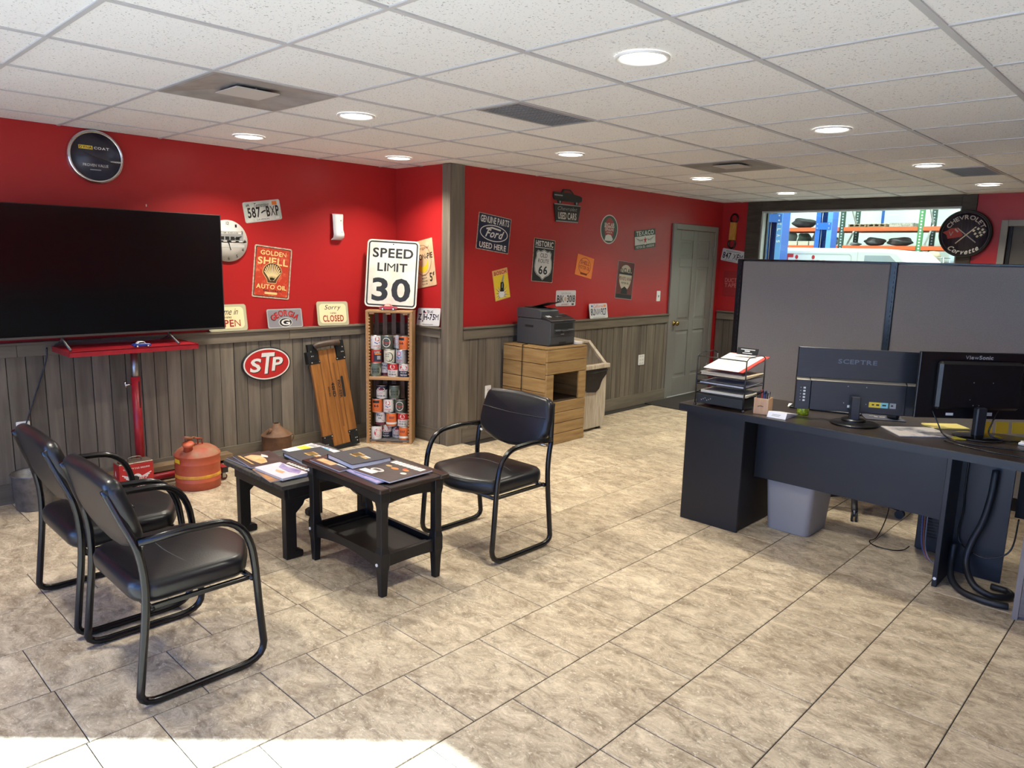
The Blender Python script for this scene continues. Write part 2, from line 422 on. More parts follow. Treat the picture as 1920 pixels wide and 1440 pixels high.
for k in range(-8, 13):
    x1 = -.485 - RP*k; x0 = x1-RP
    if x1 < XL or x0 > XR: continue
    pat = PAT.get(k, rnd.choice([(.0, .2), (.2, .4), (.0, .4)]))
    js = []; y = -1.18+.2*rnd.randint(0, 2)
    while y < YF: js.append(y); y += rnd.choice((.2, .4, .4, .6)) if k not in KNOWN else (.4 if round((y-1.02)*5) % 3 == k % 3 else .2)
    if k in KNOWN: js = [j for j in js if j < KNOWN[k][0]-.19 or j > KNOWN[k][-1]+.19]+KNOWN[k]; js.sort()
    js = [j for j in js if YN < j < YF]; js = [YN]+js+[YF]
    for a, b in zip(js[:-1], js[1:]):
        if b-a < .03: continue
        xa, xb = max(x0, XL), min(x1, XR)
        cx, cy = (xa+xb)/2, (a+b)/2
        d = seen(cx, cy, 0, 120)
        if cx < XM and cy > YC+.1: continue
        tiles.append(((d if d else 99), cx, cy, xb-xa-.0042, b-a-.0036))
tiles.sort()
rest = MB()
for i, (d, cx, cy, w, l) in enumerate(tiles):
    if i < 290:
        o = bpy.data.objects.new('tile', tile_mesh(w, l)); COL.objects.link(o); o.parent = floor; o.location = (cx, cy, 0)
    else: rest.box(cx-w/2, cx+w/2, cy-l/2, cy+l/2, -.008, 0, FLOOR)
tag(rest.build('tile_field', floor), None, None, None, 'stuff')

# ceiling: grid bars and lay-in tiles
ceiling = struct(box('ceiling', XL-.2, XR+.2, YN-.2, YF+.2, CEIL+.05, CEIL+.14, GRID))
VENTS = {(-3, 0), (-2, 6)}; HALF = {(-2, 2), (0, 8)}
me_t = MB().box(-TS/2+.004, TS/2-.004, -TS/2+.004, TS/2-.004, 0, .018, CTILE)
first = None
def ctile(cx, cy, w, l):
    global first
    if abs(w-TS) < 1e-3 and abs(l-TS) < 1e-3:
        if first is None: first = me_t.build('ceiling_tile', ceiling); o = first
        else: o = bpy.data.objects.new('ceiling_tile', first.data); COL.objects.link(o); o.parent = ceiling
    else:
        o = MB().box(-w/2+.004, w/2-.004, -l/2+.004, l/2-.004, 0, .018, CTILE).build('ceiling_tile', ceiling)
    o.location = (cx, cy, CEIL+.003)
bx = [XL]+[GX+TS*i for i in range(-5, 8)]+[XR]; by = [YN]+[GY+TS*j for j in range(-4, 12)]+[YF]
bx = [b for b in bx if XL <= b <= XR]; by = [b for b in by if YN <= b <= YF]
for a, b in zip(bx[:-1], bx[1:]):
    for c, d in zip(by[:-1], by[1:]):
        i, j = round((a-GX)/TS), round((c-GY)/TS)
        if a > XL and (i, j) in VENTS and abs(b-a-TS) < .01: continue
        if a > XL and (i, j) in HALF: ctile((a+b)/2-TS/4, (c+d)/2, TS/2, TS); continue
        if b <= XM and c > YC: continue
        ctile((a+b)/2, (c+d)/2, b-a, d-c)
for x in bx[1:-1]: box('grid_runner', x-.012, x+.012, YN, YF, CEIL-.002, CEIL+.004, GRID, ceiling)
for y in by[1:-1]:
    if y: box('grid_cross_bar', XL, XR, y-.009, y+.009, CEIL-.0015, CEIL+.0038, GRID, ceiling)

# walls
def planks(wall, axis, at, out, a0, a1, z0, z1, lo=.078, hi=.112):
    """Vertical boards on a wall; axis 'y' boards run in y on plane x=at, projecting by out."""
    if axis == 'y': box('backing_board', at+.0002, at+.003, a0, a1, z0, z1, GROUT, wall)
    else: box('backing_board', a0, a1, at-.003, at-.0002, z0, z1, GROUT, wall)
    p = a0
    while p < a1-.02:
        w = min(rnd.uniform(lo, hi), a1-p)
        if a1-(p+w) < .03: w = a1-p
        t = out+rnd.uniform(-.002, .002); e = .0022
        if axis == 'y': o = MB().box(0, t, -w/2+e, w/2-e, -(z1-z0)/2, (z1-z0)/2, PLANK).build('plank', wall, .0015); o.location = (at, p+w/2, (z0+z1)/2)
        else: o = MB().box(-w/2+e, w/2-e, -t, 0, -(z1-z0)/2, (z1-z0)/2, PLANK).build('plank', wall, .0015); o.location = (p+w/2, at, (z0+z1)/2)
        p += w
def hboard(name, par, x0, x1, y0, y1, z0, z1, m, bev=.002):
    o = MB().box(-(x1-x0)/2, (x1-x0)/2, -(y1-y0)/2, (y1-y0)/2, -(z1-z0)/2, (z1-z0)/2, m).build(name, par, bev)
    o.location = ((x0+x1)/2, (y0+y1)/2, (z0+z1)/2); return o
RT, RB, BT = 1.018, .928, .128
wall_left = struct(box('wall_left', XL-.15, XL, YN-.2, YC+.15, -.1, CEIL+.06, RED))
planks(wall_left, 'y', XL, .018, YN, YC, 0, .97)
for a, b in ((YN, .2), (.2, 1.12), (1.12, 2.08), (2.08, 2.98), (2.98, YC)): hboard('rail_board', wall_left, XL+.001, XL+.034, a+.001, b-.001, RB, RT-.016, PLANKH)
for a, b in ((YN, 1.6), (1.6, YC)): hboard('rail_cap', wall_left, XL+.001, XL+.048, a, b, RT-.0155, RT, PLANKH)
bb = struct(box('baseboard_left', 0, .034, YN, YC, 0, BT, PLANKH)); bb.location = (XL+.001, 0, 0)
for n, (a, b) in enumerate(((-.2, 1.3), (1.3, 2.9))): hboard('baseboard_joint', bb, .034, .0342, a+1.5, a+1.502, 0, BT, GROUT, 0)
wall_corner = struct(box('wall_corner', XL-.15, XM-.02, YC, YC+.15, -.1, CEIL+.06, RED))
planks(wall_corner, 'x', YC, .016, XL+.02, -4.712, 0, .97)
hboard('rail_board', wall_corner, XL+.05, -4.713, YC-.032, YC-.001, RB, RT-.016, PLANKX)
hboard('rail_cap', wall_corner, XL+.05, -4.705, YC-.048, YC-.001, RT-.0155, RT, PLANKX)
bb2 = struct(box('baseboard_corner', XL+.036, -4.713, 0, .032, 0, BT, PLANKX)); bb2.location = (0, YC-.033, 0)
hboard('corner_board', wall_corner, -4.712, -4.634, YC-.022, YC-.001, 0, CEIL, PLANK)
wall_middle = struct(box('wall_middle', XM-.15, XM, YC+.001, YF+.15, -.1, CEIL+.06, RED))
hboard('corner_board', wall_middle, XM+.001, -4.612, YC-.022, 4.205, 0, CEIL, PLANK)
planks(wall_middle, 'y', XM, .018, 4.207, 7.455, 0, .97)
for a, b in ((4.207, 5.62), (5.62, 7.455)): hboard('rail_board', wall_middle, XM+.001, XM+.033, a+.001, b-.001, RB-.015, RT-.016, PLANKH)
hboard('rail_cap', wall_middle, XM+.001, XM+.047, 4.207, 7.455, RT-.0155, RT, PLANKH)
bb3 = struct(box('baseboard_middle', 0, .033, 4.207, 7.455, 0, BT, PLANKH)); bb3.location = (XM+.001, 0, 0)
# far wall with the window on the workshop
WX0, WX1, WZ0, WZ1 = -4.12, -1.994, .95, 2.244
D0, D1, DZ = -1.575, -.66, 2.04
fw = MB()
fw.box(XM-.15, WX0, YF, YF+.14, -.1, CEIL+.06, RED); fw.box(WX0, WX1, YF, YF+.14, -.1, WZ0, RED); fw.box(WX0, WX1, YF, YF+.14, WZ1, CEIL+.06, RED)
fw.box(WX1, D0, YF, YF+.14, -.1, CEIL+.06, RED); fw.box(D0, D1, YF, YF+.14, DZ, CEIL+.06, RED); fw.box(D1, XR+.2, YF, YF+.14, -.1, CEIL+.06, RED)
wall_far = struct(fw.build('wall_far'))
planks(wall_far, 'x', YF, .018, XM+.02, -4.30, 0, .97); planks(wall_far, 'x', YF, .018, -4.30, -2.5, 0, .86)
hboard('rail_board', wall_far, XM+.03, -4.302, YF-.033, YF-.001, RB-.015, RT-.016, PLANKX)
hboard('rail_cap', wall_far, XM+.03, -4.302, YF-.047, YF-.001, RT-.0155, RT, PLANKX)
bb4 = struct(box('baseboard_far', XM+.03, -2.5, 0, .032, 0, BT, PLANKX)); bb4.location = (0, YF-.033, 0)
w1 = struct(thing('window_1', None, None, (0, YF, 0)))
box('casing_board', -4.30, WX0, -.024, -.001, WZ0-.1, CEIL, DARKWOOD, w1, .002)
box('casing_board', WX0, WX1, -.024, -.001, WZ1, CEIL, DARKWOOD, w1, .002)
box('casing_board', WX1, -1.864, -.024, -.001, WZ0-.1, CEIL, DARKWOOD, w1, .002)
box('casing_board', WX0, WX1, -.024, -.001, WZ0-.1, WZ0, DARKWOOD, w1, .002)
box('jamb', WX0, WX0+.016, -.001, .15, WZ0, WZ1, JAMB, w1); box('jamb', WX1-.016, WX1, -.001, .15, WZ0, WZ1, JAMB, w1)
box('jamb', WX0+.016, WX1-.016, -.001, .15, WZ1-.016, WZ1, JAMB, w1); box('sill', WX0+.016, WX1-.016, -.001, .15, WZ0, WZ0+.016, JAMB, w1)
for x0, x1, z0, z1 in ((WX0+.016, WX0+.034, WZ0+.016, WZ1-.016), (WX1-.034, WX1-.016, WZ0+.016, WZ1-.016)): box('glazing_stop', x0, x1, .09, .125, z0, z1, BLACKM, w1)
box('pane', WX0+.034, WX1-.034, .104, .110, WZ0+.016, WZ1-.016, glass('clear window glass', (.93, .98, .96)), w1)
# grey six-panel door in the middle wall
d1 = struct(thing('door_1', None, None, (XM, 7.98, 0)))
for a, b, z0, z1 in ((-.52, -.455, 0, 2.055), (.455, .52, 0, 2.055), (-.455, .455, 1.99, 2.055)): box('casing', .001, .026, a, b, z0, z1, DOORG, d1, .004)
leaf = MB().box(.001, .008, -.45, .45, .012, 1.985, DOORG)
ys = (-.45, -.34, -.05, .05, .34, .45); zs = (.012, .24, .80, .92, 1.56, 1.66, 1.87, 1.985)
for i in (0, 2, 4): leaf.box(.008, .016, ys[i], ys[i+1], .012, 1.985, DOORG)
for i in (1, 3):
    for j in (0, 2, 4, 6): leaf.box(.008, .016, ys[i], ys[i+1], zs[j], zs[j+1], DOORG)
lf = leaf.build('leaf', d1, .003)
box('threshold', .001, .020, -.454, .454, 0, .012, JAMB, d1)
for i in (1, 3):
    for j in (1, 3, 5):
        a, b, c, d = ys[i]+.02, ys[i+1]-.02, zs[j]+.02, zs[j+1]-.02; q = .022
        vs = [(.0085, a, c), (.0085, b, c), (.0085, b, d), (.0085, a, d), (.0145, a+q, c+q), (.0145, b-q, c+q), (.0145, b-q, d-q), (.0145, a+q, d-q)]
        MB().add(vs, [(0, 1, 5, 4), (1, 2, 6, 5), (2, 3, 7, 6), (3, 0, 4, 7), (4, 5, 6, 7)], DOORG).build('raised_panel', lf)
BRASS = mat('polished brass', (.55, .38, .12), .2, 1.)
MB().lathe([(.03, 0), (.03, .008), (.012, .012), (.011, .03), (.026, .04), (.03, .052), (.022, .064), (0, .066)], BRASS, 20, Matrix.Translation((.016, -.39, .9)) @ Matrix.Rotation(PI/2, 4, 'Y')).build('knob', lf)
for z in (.3, 1.0, 1.75): MB().cyl((.018, .452, z-.05), (.018, .452, z+.05), .007, DOORG, n=8).build('hinge', d1)
# second door, right end of the far wall
d2 = struct(thing('door_2', None, None, (0, YF, 0)))
FRAMEG = mat('grey steel door frame', (.24, .24, .22), .45)
for x0, x1, z0, z1 in ((D0-.06, D0, 0, DZ+.06), (D1, D1+.06, 0, DZ+.06), (D0, D1, DZ, DZ+.06)): box('frame', x0, x1, -.03, .06, z0, z1, FRAMEG, d2, .003)
for x0, x1 in ((D0, D0+.03), (D1-.03, D1)): box('door_stop', x0, x1, .035, .06, 0, DZ, BLACKP, d2)
box('leaf', D0+.005, D1-.005, .062, .10, .01, DZ-.002, mat('taupe door leaf', (.12, .11, .095), .5), d2)
tag(Sign('door_sign', 'small sign with a red letter on the taupe door at right', 'sign', face_mw('y', YF+.061, -1.395, 1.92), rrect(-.05, -.04, .12, .04, .006), .002, BLACKP).rect(-.045, -.035, .115, .035, DKRED).up().text('C', -.02, 0, .045, .06, WHITE).done())
# walls beside and behind the camera, with the shop front that lets the daylight in
rw = MB().box(XR, XR+.15, -.05, YF+.15, -.1, CEIL+.06, RED).box(XR, XR+.15, YN-.2, -1.0, -.1, CEIL+.06, RED)
rw.box(XR, XR+.15, -1.0, -.05, -.1, .06, RED).box(XR, XR+.15, -1.0, -.05, 2.195, CEIL+.06, RED)
wr = struct(rw.build('wall_right'))
box('wainscot_panel', XR-.02, XR-.001, -.05, YF, 0, RT, PLANKH, wr)
SX0, SX1, SZ0, SZ1 = -4.49, 2.25, .10, 2.195
nw = MB().box(XL-.15, SX0, YN-.15, YN, -.1, CEIL+.06, RED).box(SX1, XR+.15, YN-.15, YN, -.1, CEIL+.06, RED)
nw.box(SX0, SX1, YN-.15, YN, SZ1, CEIL+.06, RED).box(SX0, SX1, YN-.15, YN, -.1, SZ0, RED)
struct(nw.build('wall_near'))
ALU = mat('dark bronze aluminium', (.03, .028, .025), .4, .6)
w2 = struct(thing('window_2', None, None, (0, YN, 0)))
xs = [SX0, -2.9, -1.4, .1, SX1]
for x in xs[1:-1]: box('mullion', x-.025, x+.025, -.14, -.02, SZ0, SZ1, ALU, w2)
for a, b in zip(xs[:-1], xs[1:]): box('pane', a+(.025 if a != SX0 else 0), b-(.025 if b != SX1 else 0), -.085, -.079, SZ0, SZ1, glass('shop front glass', (.96, .98, .98)), w2)
w3 = struct(thing('added_window', None, None, (XR, .2, 0)))  # unseen glazed opening added to give the monitor backs blue reflections
for y in (-1.175, -.275): box('mullion', .05, .10, y-.025, y+.025, .06, 2.195, ALU, w3)
for a, b in ((-1.15, -.30),): box('pane', .072, .078, a, b, .06, 2.195, glass('shop front glass', (.96, .98, .98)), w3)
# pavement outside
struct(box('ground_side', XR+.15, 40, YN-.15, 30, -.3, -.12, mat('concrete pavement', (.30, .29, .27), .9, c2=(.38, .37, .35), scale=2)))
struct(box('ground', -30, 40, -40, YN-.15, -.3, -.12, mat('concrete pavement', (.30, .29, .27), .9, c2=(.38, .37, .35), scale=2)))
# ------------------------------------------------------------------ ceiling fixtures
LENS = mat('lit lamp lens', (.9, .9, .9), .5, emit=((1, .95, .86), 10.))
names = ['nearest, above the open floor between lounge chairs and desk', 'in front of the square ceiling diffuser nearest the television', 'above the wall by the round blue clock and television',
 'in the corner above the speed limit sign', 'above the printer on the wooden crate', 'above the front edge of the black desk', 'above the grey cubicle partition at right, beside the small grille',
 'by the far square diffuser, towards the grey door', 'in front of the workshop window, above the grey partition', 'at far right above the taupe door']
LPOS = [(-1.655, 2.385), (-3.522, 2.404), (-4.734, 2.394), (-4.728, 3.615), (-3.482, 4.192), (-1.662, 4.24), (-1.659, 6.082), (-3.488, 6.05), (-3.43, 7.70), (-1.60, 7.70)]
def downlight(x, y, label):
    t = thing('downlight', label, 'ceiling light', (x, y, CEIL), 0, 'recessed ceiling lights')
    MB().lathe([(.102, .0), (.102, -.006), (.094, -.009), (.084, -.004), (.083, -.0015)], WHITE, 36, cap=False).build('trim_ring', t)
    MB().lathe([(.083, -.0012), (.083, -.003), (0, -.003)], LENS, 36, cap=False).build('lens', t)
    ld = bpy.data.lights.new('lamp', 'AREA'); ld.shape = 'DISK'; ld.size = .15; ld.energy = LAMP_W; ld.color = (1, .935, .79); ld.spread = math.radians(125)
    lo = bpy.data.objects.new('lamp', ld); COL.objects.link(lo); lo.parent = t; lo.location = (0, 0, -.012)
for (x, y), n in zip(LPOS, names): downlight(x, y, 'round white recessed light, '+n)
for x, n in ((-3.49, 'added out of the frame over the two guest chairs at left'),): downlight(x, .575, 'round white recessed light '+n)  # unseen lamp added to brighten the floor at the left
VENT = mat('dusty grey vent steel', (.24, .23, .22), .6, c2=(.34, .33, .32), scale=5)
for (i, j), lb in (((-3, 0), 'square grey ceiling diffuser with a pale centre plate, nearest the television'), ((-2, 6), 'square grey ceiling diffuser far back, before the workshop window')):
    cx, cy = GX+TS*(i+.5), GY+TS*(j+.5)
    t = thing('ceiling_diffuser', lb, 'vent', (cx, cy, CEIL), 0, 'square ceiling diffusers')
    h = TS/2-.004; mb = MB()
    lv = [(h, -.003), (h-.012, -.005), (.20, .006), (.12, .016)]; vs = []; fs = []
    for s_, z in lv: vs += [(s_, s_, z), (-s_, s_, z), (-s_, -s_, z), (s_, -s_, z)]
    for k in range(3):
        for q in range(4): fs.append((4*k+q, 4*k+(q+1) % 4, 4*k+4+(q+1) % 4, 4*k+4+q))
    fs.append((12, 13, 14, 15)); mb.add(vs, fs, VENT).build('pan', t)
    box('centre_plate', -.11, .11, -.11, .11, -.002, .002, mat('pale plate', (.50, .50, .48), .5), t, .002)
    for sx in (-.08, .08): box('hanger', sx-.004, sx+.004, -.004, .004, .002, .016, VENT, t)
for (i, j), lb in (((-2, 2), 'rectangular dark ceiling return grille beside the near diffuser'), ((0, 8), 'small dark rectangular ceiling grille at far right')):
    cx, cy = GX+TS*(i+.75), GY+TS*(j+.5)
    t = thing('return_grille', lb, 'vent', (cx, cy, CEIL), 0, 'rectangular return grilles')
    box('backing', -.145, .145, -.295, .295, .016, .02, mat('grille black', (.02, .02, .02), .8), t)
    fm = MB()
    for a, b, c, d in ((-.15, -.13, -.3, .3), (.13, .15, -.3, .3), (-.13, .13, -.3, -.28), (-.13, .13, .28, .3)): fm.box(a, b, c, d, -.004, .004, mat('grille frame', (.34, .34, .34), .5))
    fm.build('frame', t)
    sl = MB()
    for k in range(24): y = -.275+.0235*k; sl.box(-.13, .13, y, y+.006, -.002, .008, mat('grille slat', (.20, .20, .205), .5))
    for k in range(10): x = -.118+.0262*k; sl.box(x, x+.004, -.28, .28, -.001, .006, mat('grille slat', (.20, .20, .205), .5))
    tag(sl.build('slat_lattice', t), None, None, None, 'stuff')
# ------------------------------------------------------------------ signs and wall things
WHITEP = mat('white sign print', (.70, .69, .64), .5)
RUSTCREAM = mat('rusty edge print', (.36, .24, .14), .7, c2=(.62, .54, .42), scale=40)
def holes(S, w, h, r=.005):
    for x in (-w*.29, w*.29):
        for y in (-h*.42, h*.42): S.poly(ell(x, y, r*1.6, r, 8), BLACK, 'bolt_hole')
def plate(name, label, mw, face, group='licence plates on the walls'):
    S = Sign(name, label, 'licence plate', mw, rrect(-.1525, -.0765, .1525, .0765, .014), .0025, face, group)
    S.frame(-.149, -.073, .149, .073, .012, .004, mat('plate rim', (.55, .55, .52), .3)); return S.up()
# Tennessee plate
TN = mat('pale green plate print', (.66, .66, .60), .35, c2=(.42, .50, .42), scale=7, lo=.45, hi=.62)
S = plate('licence_plate', 'tilted pale green licence plate 587-BXP right of the television top', face_mw('x', XL+.001, 2.798, 1.920, 9), TN)
S.text('Tennessee', -.005, .047, .125, .032, BLACK, 0, .3).text('APR', -.115, .05, .03, .018, BLACK, 1).rect(.085, .038, .125, .065, ORANGE, 'sticker')
S.text('587', -.072, -.005, .105, .078, BLACK, 1).text('BXP', .082, -.005, .105, .078, BLACK, 1).stroke([(-.012, -.012), (.006, -.002), (.022, .002)], .010, BLACK)
S.rect(-.07, -.07, .055, -.05, WHITEP, 'county_strip').up().text('DAVIDSON', -.008, -.0605, .105, .013, BLACK, 0).rect(.1, -.066, .13, -.05, WHITEP, 'sticker'); S.done()
# shell tin sign
SHR = mat('chipped vermilion enamel', (.50, .045, .02), .45, c2=(.62, .13, .06), scale=30, lo=.5, hi=.66)
S = Sign('tin_sign', 'red-orange tin sign with a big yellow scallop shell, right of the television', 'sign', face_mw('x', XL+.001, 2.862, 1.454, -6), rrect(-.157, -.2, .157, .2, .014), .003, RUSTCREAM)
S.poly(rrect(-.147, -.19, .147, .19, .01), BLACK, 'panel').up().poly(rrect(-.142, -.185, .142, .185, .01), SHR, 'panel').up()
YS = mat('faded yellow print', (.80, .56, .22), .5)
S.text('GOLDEN', .0, .148, .215, .036, YS).text('SHELL', 0, .088, .255, .056, YS, 1, wave=lambda x: -.25*(x-.0)**2)
S.text('AUTO OIL', 0, -.112, .255, .036, YS).text('SHELL COMPANY', .01, -.142, .155, .014, BLACK).poly(rrect(-.055, -.170, .052, -.153, .007), YS, 'bar')
sh = [(-.035, -.08), (-.042, -.055), (-.075, -.012)]+[(.078*math.cos(math.radians(a)), .002+.07*math.sin(math.radians(a))) for a in range(185, -10, -15)]+[(.042, -.055), (.035, -.08)]
S.poly([(x*1.05, y*1.05) for x, y in sh], YS, 'shell').up().poly(sh, mat('shell brown', (.10, .045, .02), .5), 'shell').up()
for k in range(11):
    a = math.radians(172-16.4*k); S.stroke([(.012*math.cos(a), -.062+.01*math.sin(a)), (.066*math.cos(a), -.004+.066*math.sin(a))], .0085, mat('shell ivory', (.78, .60, .30), .5), 'shell_rib')
S.done()
# open / closed signs and Georgia plate standing on the rail
OLV = mat('olive cream print', (.44, .42, .27), .5); BUT = mat('butter print', (.80, .68, .40), .5); SCR = mat('oxblood print', (.30, .02, .015), .5)
for lab, y, wd, top in (('cream tin sign reading OPEN standing on the rail, half behind the television', 2.475, 'OPEN', 'Come in'), ('cream tin sign reading CLOSED standing on the wall rail', 3.384, 'CLOSED', 'Sorry')):
    S = Sign('tin_sign', lab, 'sign', face_mw('x', XL+.030, y, RT+.1005, 0 if wd == 'OPEN' else -1, -9), rrect(-.15, -.1, .15, .1, .02), .003, OLV)
    S.poly(rrect(-.128, -.08, .128, .08, .03), BUT, 'panel').up()
    S.text(top, 0, .046, .17 if wd == 'OPEN' else .15, .05, BLACK, 0, .35).text("WE'RE", 0, .002, .06, .014, BLACK).text(wd, 0, -.042, .2 if wd != 'OPEN' else .19, .055, SCR); S.done()
S = plate('licence_plate', 'silver grey plate with arched red state name standing on the rail', face_mw('x', XL+.026, 2.947, RT+.077, 0, -9), mat('silver plate', (.30, .29, .31), .3, .3))
S.text('GEORGIA', 0, -.118, .26, .05, BLACK, 1, arc_r=.16).up().text('GEORGIA', 0, -.118, .25, .043, REDP, 1, arc_r=.16).poly(ell(0, -.032, .058, .037), WHITEP, 'oval').up().poly(ell(0, -.032, .053, .033), BLACK, 'oval').up().text('G', 0, -.032, .075, .048, WHITEP, 1); S.done()
# clocks
t = thing('wall_clock', 'round chrome-rimmed wall clock with dark blue face high on the red wall', 'clock', mw=face_mw('x', XL, 1.648, 2.188))
MB().lathe([(.165, 0), (.17, .012), (.165, .035), (.152, .042), (.146, .032), (.146, .012)], CHROME, 48, cap=False).build('rim', t)
dial = MB().lathe([(.148, .002), (.148, .016), (0, .016)], mat('midnight dial', (.012, .013, .035), .3), 40, cap=False).build('dial', t)
S = Sign('', '', '', None, None, .016, None, root=dial)
S.rect(-.094, .045, -.012, .068, YEL, 'logo_block').up().text('DYNA', -.053, .0565, .074, .016, BLACK).text('COAT', .040, .0565, .09, .016, WHITEP).text('PROVEN VALUE', 0, -.052, .15, .017, WHITEP, 0).rect(-.035, -.083, .03, -.077, GREY, 'small_print')
S.done()
MB().prism([(-.004, -.02), (.004, -.02), (.002, .075), (-.002, .075)], .022, .024, BLACK, Matrix.Rotation(math.radians(68), 4, 'Z')).build('hour_hand', t)
MB().prism([(-.003, -.02), (.003, -.02), (.0015, .105), (-.0015, .105)], .026, .028, BLACK, Matrix.Rotation(math.radians(-108), 4, 'Z')).build('minute_hand', t)
MB().lathe([(.149, .036), (0, .0365)], glass('clock glass', (1, 1, 1), .05), 40, cap=False).build('cover_glass', t)
t = thing('wall_clock', 'round white clock printed with an old garage photo, partly behind the television', 'clock', mw=face_mw('x', XL+.001, 2.508, 1.686))
dial = MB().lathe([(.152, 0), (.152, .018), (.0, .018)], mat('photo print white', (.68, .67, .63), .5), 48, cap=False).build('dial', t)
S = Sign('', '', '', None, None, .018, None, root=dial)
S.rect(-.13, .045, .118, .07, GREY, 'garage_photo').rect(-.12, .0, .12, .045, GREY, 'garage_photo').up()
S.rect(-.12, .052, .105, .066, WHITEP, 'garage_photo').up().text('SUTTER GARAGE', 0, .059, .16, .009, BLACK)
for k in range(5): S.rect(-.1+.04*k, .008, -.07+.04*k, .032, BLACK, 'garage_photo')
S.rect(-.125, -.012, .13, -.006, BLACK, 'garage_photo').rect(-.09, -.046, .125, -.026, mat('pale grey print', (.52, .51, .48), .5), 'garage_photo')
for k in range(9): S.poly(ell(-.11+.03*k, -.004, .014, .006, 10), WHITEP if k % 2 else BLACK, 'parked_cars')
for k in range(1, 13):
    a = math.radians(90-30*k); S.text(str(k), .128*math.cos(a), .128*math.sin(a), .014 if k < 10 else .022, .022, BLACK, 0)
S.done()
MB().prism([(-.003, 0), (.003, 0), (.003, .07), (-.003, .07)], .021, .023, BLACK, Matrix.Rotation(math.radians(-165), 4, 'Z')).build('hour_hand', t)
MB().prism([(-.002, 0), (.002, 0), (.002, .11), (-.002, .11)], .024, .026, BLACK, Matrix.Rotation(math.radians(-70), 4, 'Z')).build('minute_hand', t)
MB().lathe([(.006, .018), (.006, .028), (0, .028)], BLACK, 12, cap=False).build('hub', t)
# air freshener
t = thing('air_freshener', 'white plastic air freshener dispenser on the red wall left of the corner', 'dispenser', mw=face_mw('x', XL, 3.449, 1.83))
pr = [(0, -.105), (.062, -.085), (.072, -.06), (.055, -.02), (.05, .04), (.05, .095), (.04, .105), (0, .105)]
mb = MB(); n = 10; vs = []; fs = []
for d, y in pr:
    for k in range(n+1):
        x = -1+2*k/n; wv = .046+.006*abs(y)/.1; vs.append((x*wv, y, d*(1-abs(x)**5*.45)))
for i in range(len(pr)-1):
    for k in range(n): fs.append((i*(n+1)+k, i*(n+1)+k+1, (i+1)*(n+1)+k+1, (i+1)*(n+1)+k))
MB().add(vs, fs, mat('glossy white plastic', (.74, .74, .72), .3), True).build('cover', t)
for y in (.052, -.042): MB().prism(ell(.014, y, .006, .006, 10), .045, .054 if y > 0 else .066, mat('dispenser mark', (.35, .42, .35), .5)).build('indicator', t)
MB().box(-.003, .003, -.008, .008, 0, .004, WHITEP).build('wall_tab', None, 0, 1, face_mw('x', XL, 1.95, 1.905)); tag(bpy.data.objects['wall_tab'], 'tiny white tab stuck on the red wall above the television', 'tab')
# return wall: pie sign and Texas plate
S = Sign('tin_sign', 'tan tin pie sign with yellow crescent and 5 cent price behind the speed limit sign', 'sign', face_mw('y', YC-.001, -4.975, 1.545, 10), rrect(-.15, -.2, .15, .2, .006), .003, mat('tan aged print', (.55, .38, .20), .6, c2=(.70, .54, .34), scale=8))
S.text('MOON-PIE', 0, .058, .27, .05, BLACK).text('5', .088, -.125, .035, .075, BLACK).text('¢', .125, -.1, .022, .04, BLACK).text('Original', .02, .128, .15, .03, DKRED, 0, .3)
S.ring(ell(.0, .03, .115, .13), ell(0, .03, .111, .126), DKRED)
S.poly([(.07*math.cos(math.radians(a)), -.005+.07*math.sin(math.radians(a))) for a in range(200, 385, 12)]+[(.06*math.cos(math.radians(a)), .02+.045*math.sin(math.radians(a))) for a in range(370, 190, -15)], YEL, 'crescent')
for k, tx in enumerate(('CONTENT', 'BEST', 'PRICE', 'FLAVOR')): S.text(tx, 0, -.1-.025*k, .07, .014, BLACK)
S.done()
S = plate('licence_plate', 'white licence plate ZJH-75M standing on the rail beside the wooden corner post', face_mw('y', YC-.028, -4.868, RT+.0775, 3, -9), mat('white plate', (.62, .62, .62), .35))
S.text('TEXAS', .015, .045, .085, .024, NAVY).rect(-.075, .034, -.05, .056, NAVY, 'flag').rect(-.05, .034, -.035, .045, REDP, 'flag').text('ZJH-75M', 0, -.008, .27, .07, NAVY, 1).rect(-.07, -.066, .07, -.06, GREY, 'small_print'); S.done()
# ---------------- middle wall signs
MX = XM+.001
S = Sign('tin_sign', 'dark blue tin sign with white oval reading genuine parts used here', 'sign', face_mw('x', MX, 4.577, 1.82, -6), rrect(-.2, -.155, .2, .155, .005), .003, RUSTCREAM)
S.poly(rrect(-.194, -.149, .194, .149, .005), NAVY, 'panel').up().text('GENUINE PARTS', 0, .108, .35, .058, WHITEP).text('USED HERE', 0, -.112, .33, .05, WHITEP)
S.ring(ell(0, 0, .172, .071), ell(0, 0, .163, .063), WHITEP).text('Ford', .01, -.004, .2, .07, WHITEP, 1, .45).stroke([(-.095, .03), (-.03, .045), (.075, .036)], .014, WHITEP); S.done()
S = Sign('tin_sign', 'yellow tin sign with a spark plug over a white burst', 'sign', face_mw('x', MX, 4.683, 1.379, 11), rrect(-.096, -.136, .096, .136, .003), .003, mat('ochre edge', (.62, .36, .10), .5))
S.poly(rrect(-.09, -.13, .09, .13, .003), YEL, 'panel').up().rect(-.09, .088, .09, .13, mat('salmon print', (.75, .36, .15), .5), 'header').up().text('BOSCH', 0, .106, .155, .034, SCR)
BL = mat('cobalt print', (.03, .06, .28), .5)
c_ = (-.012, -.085)
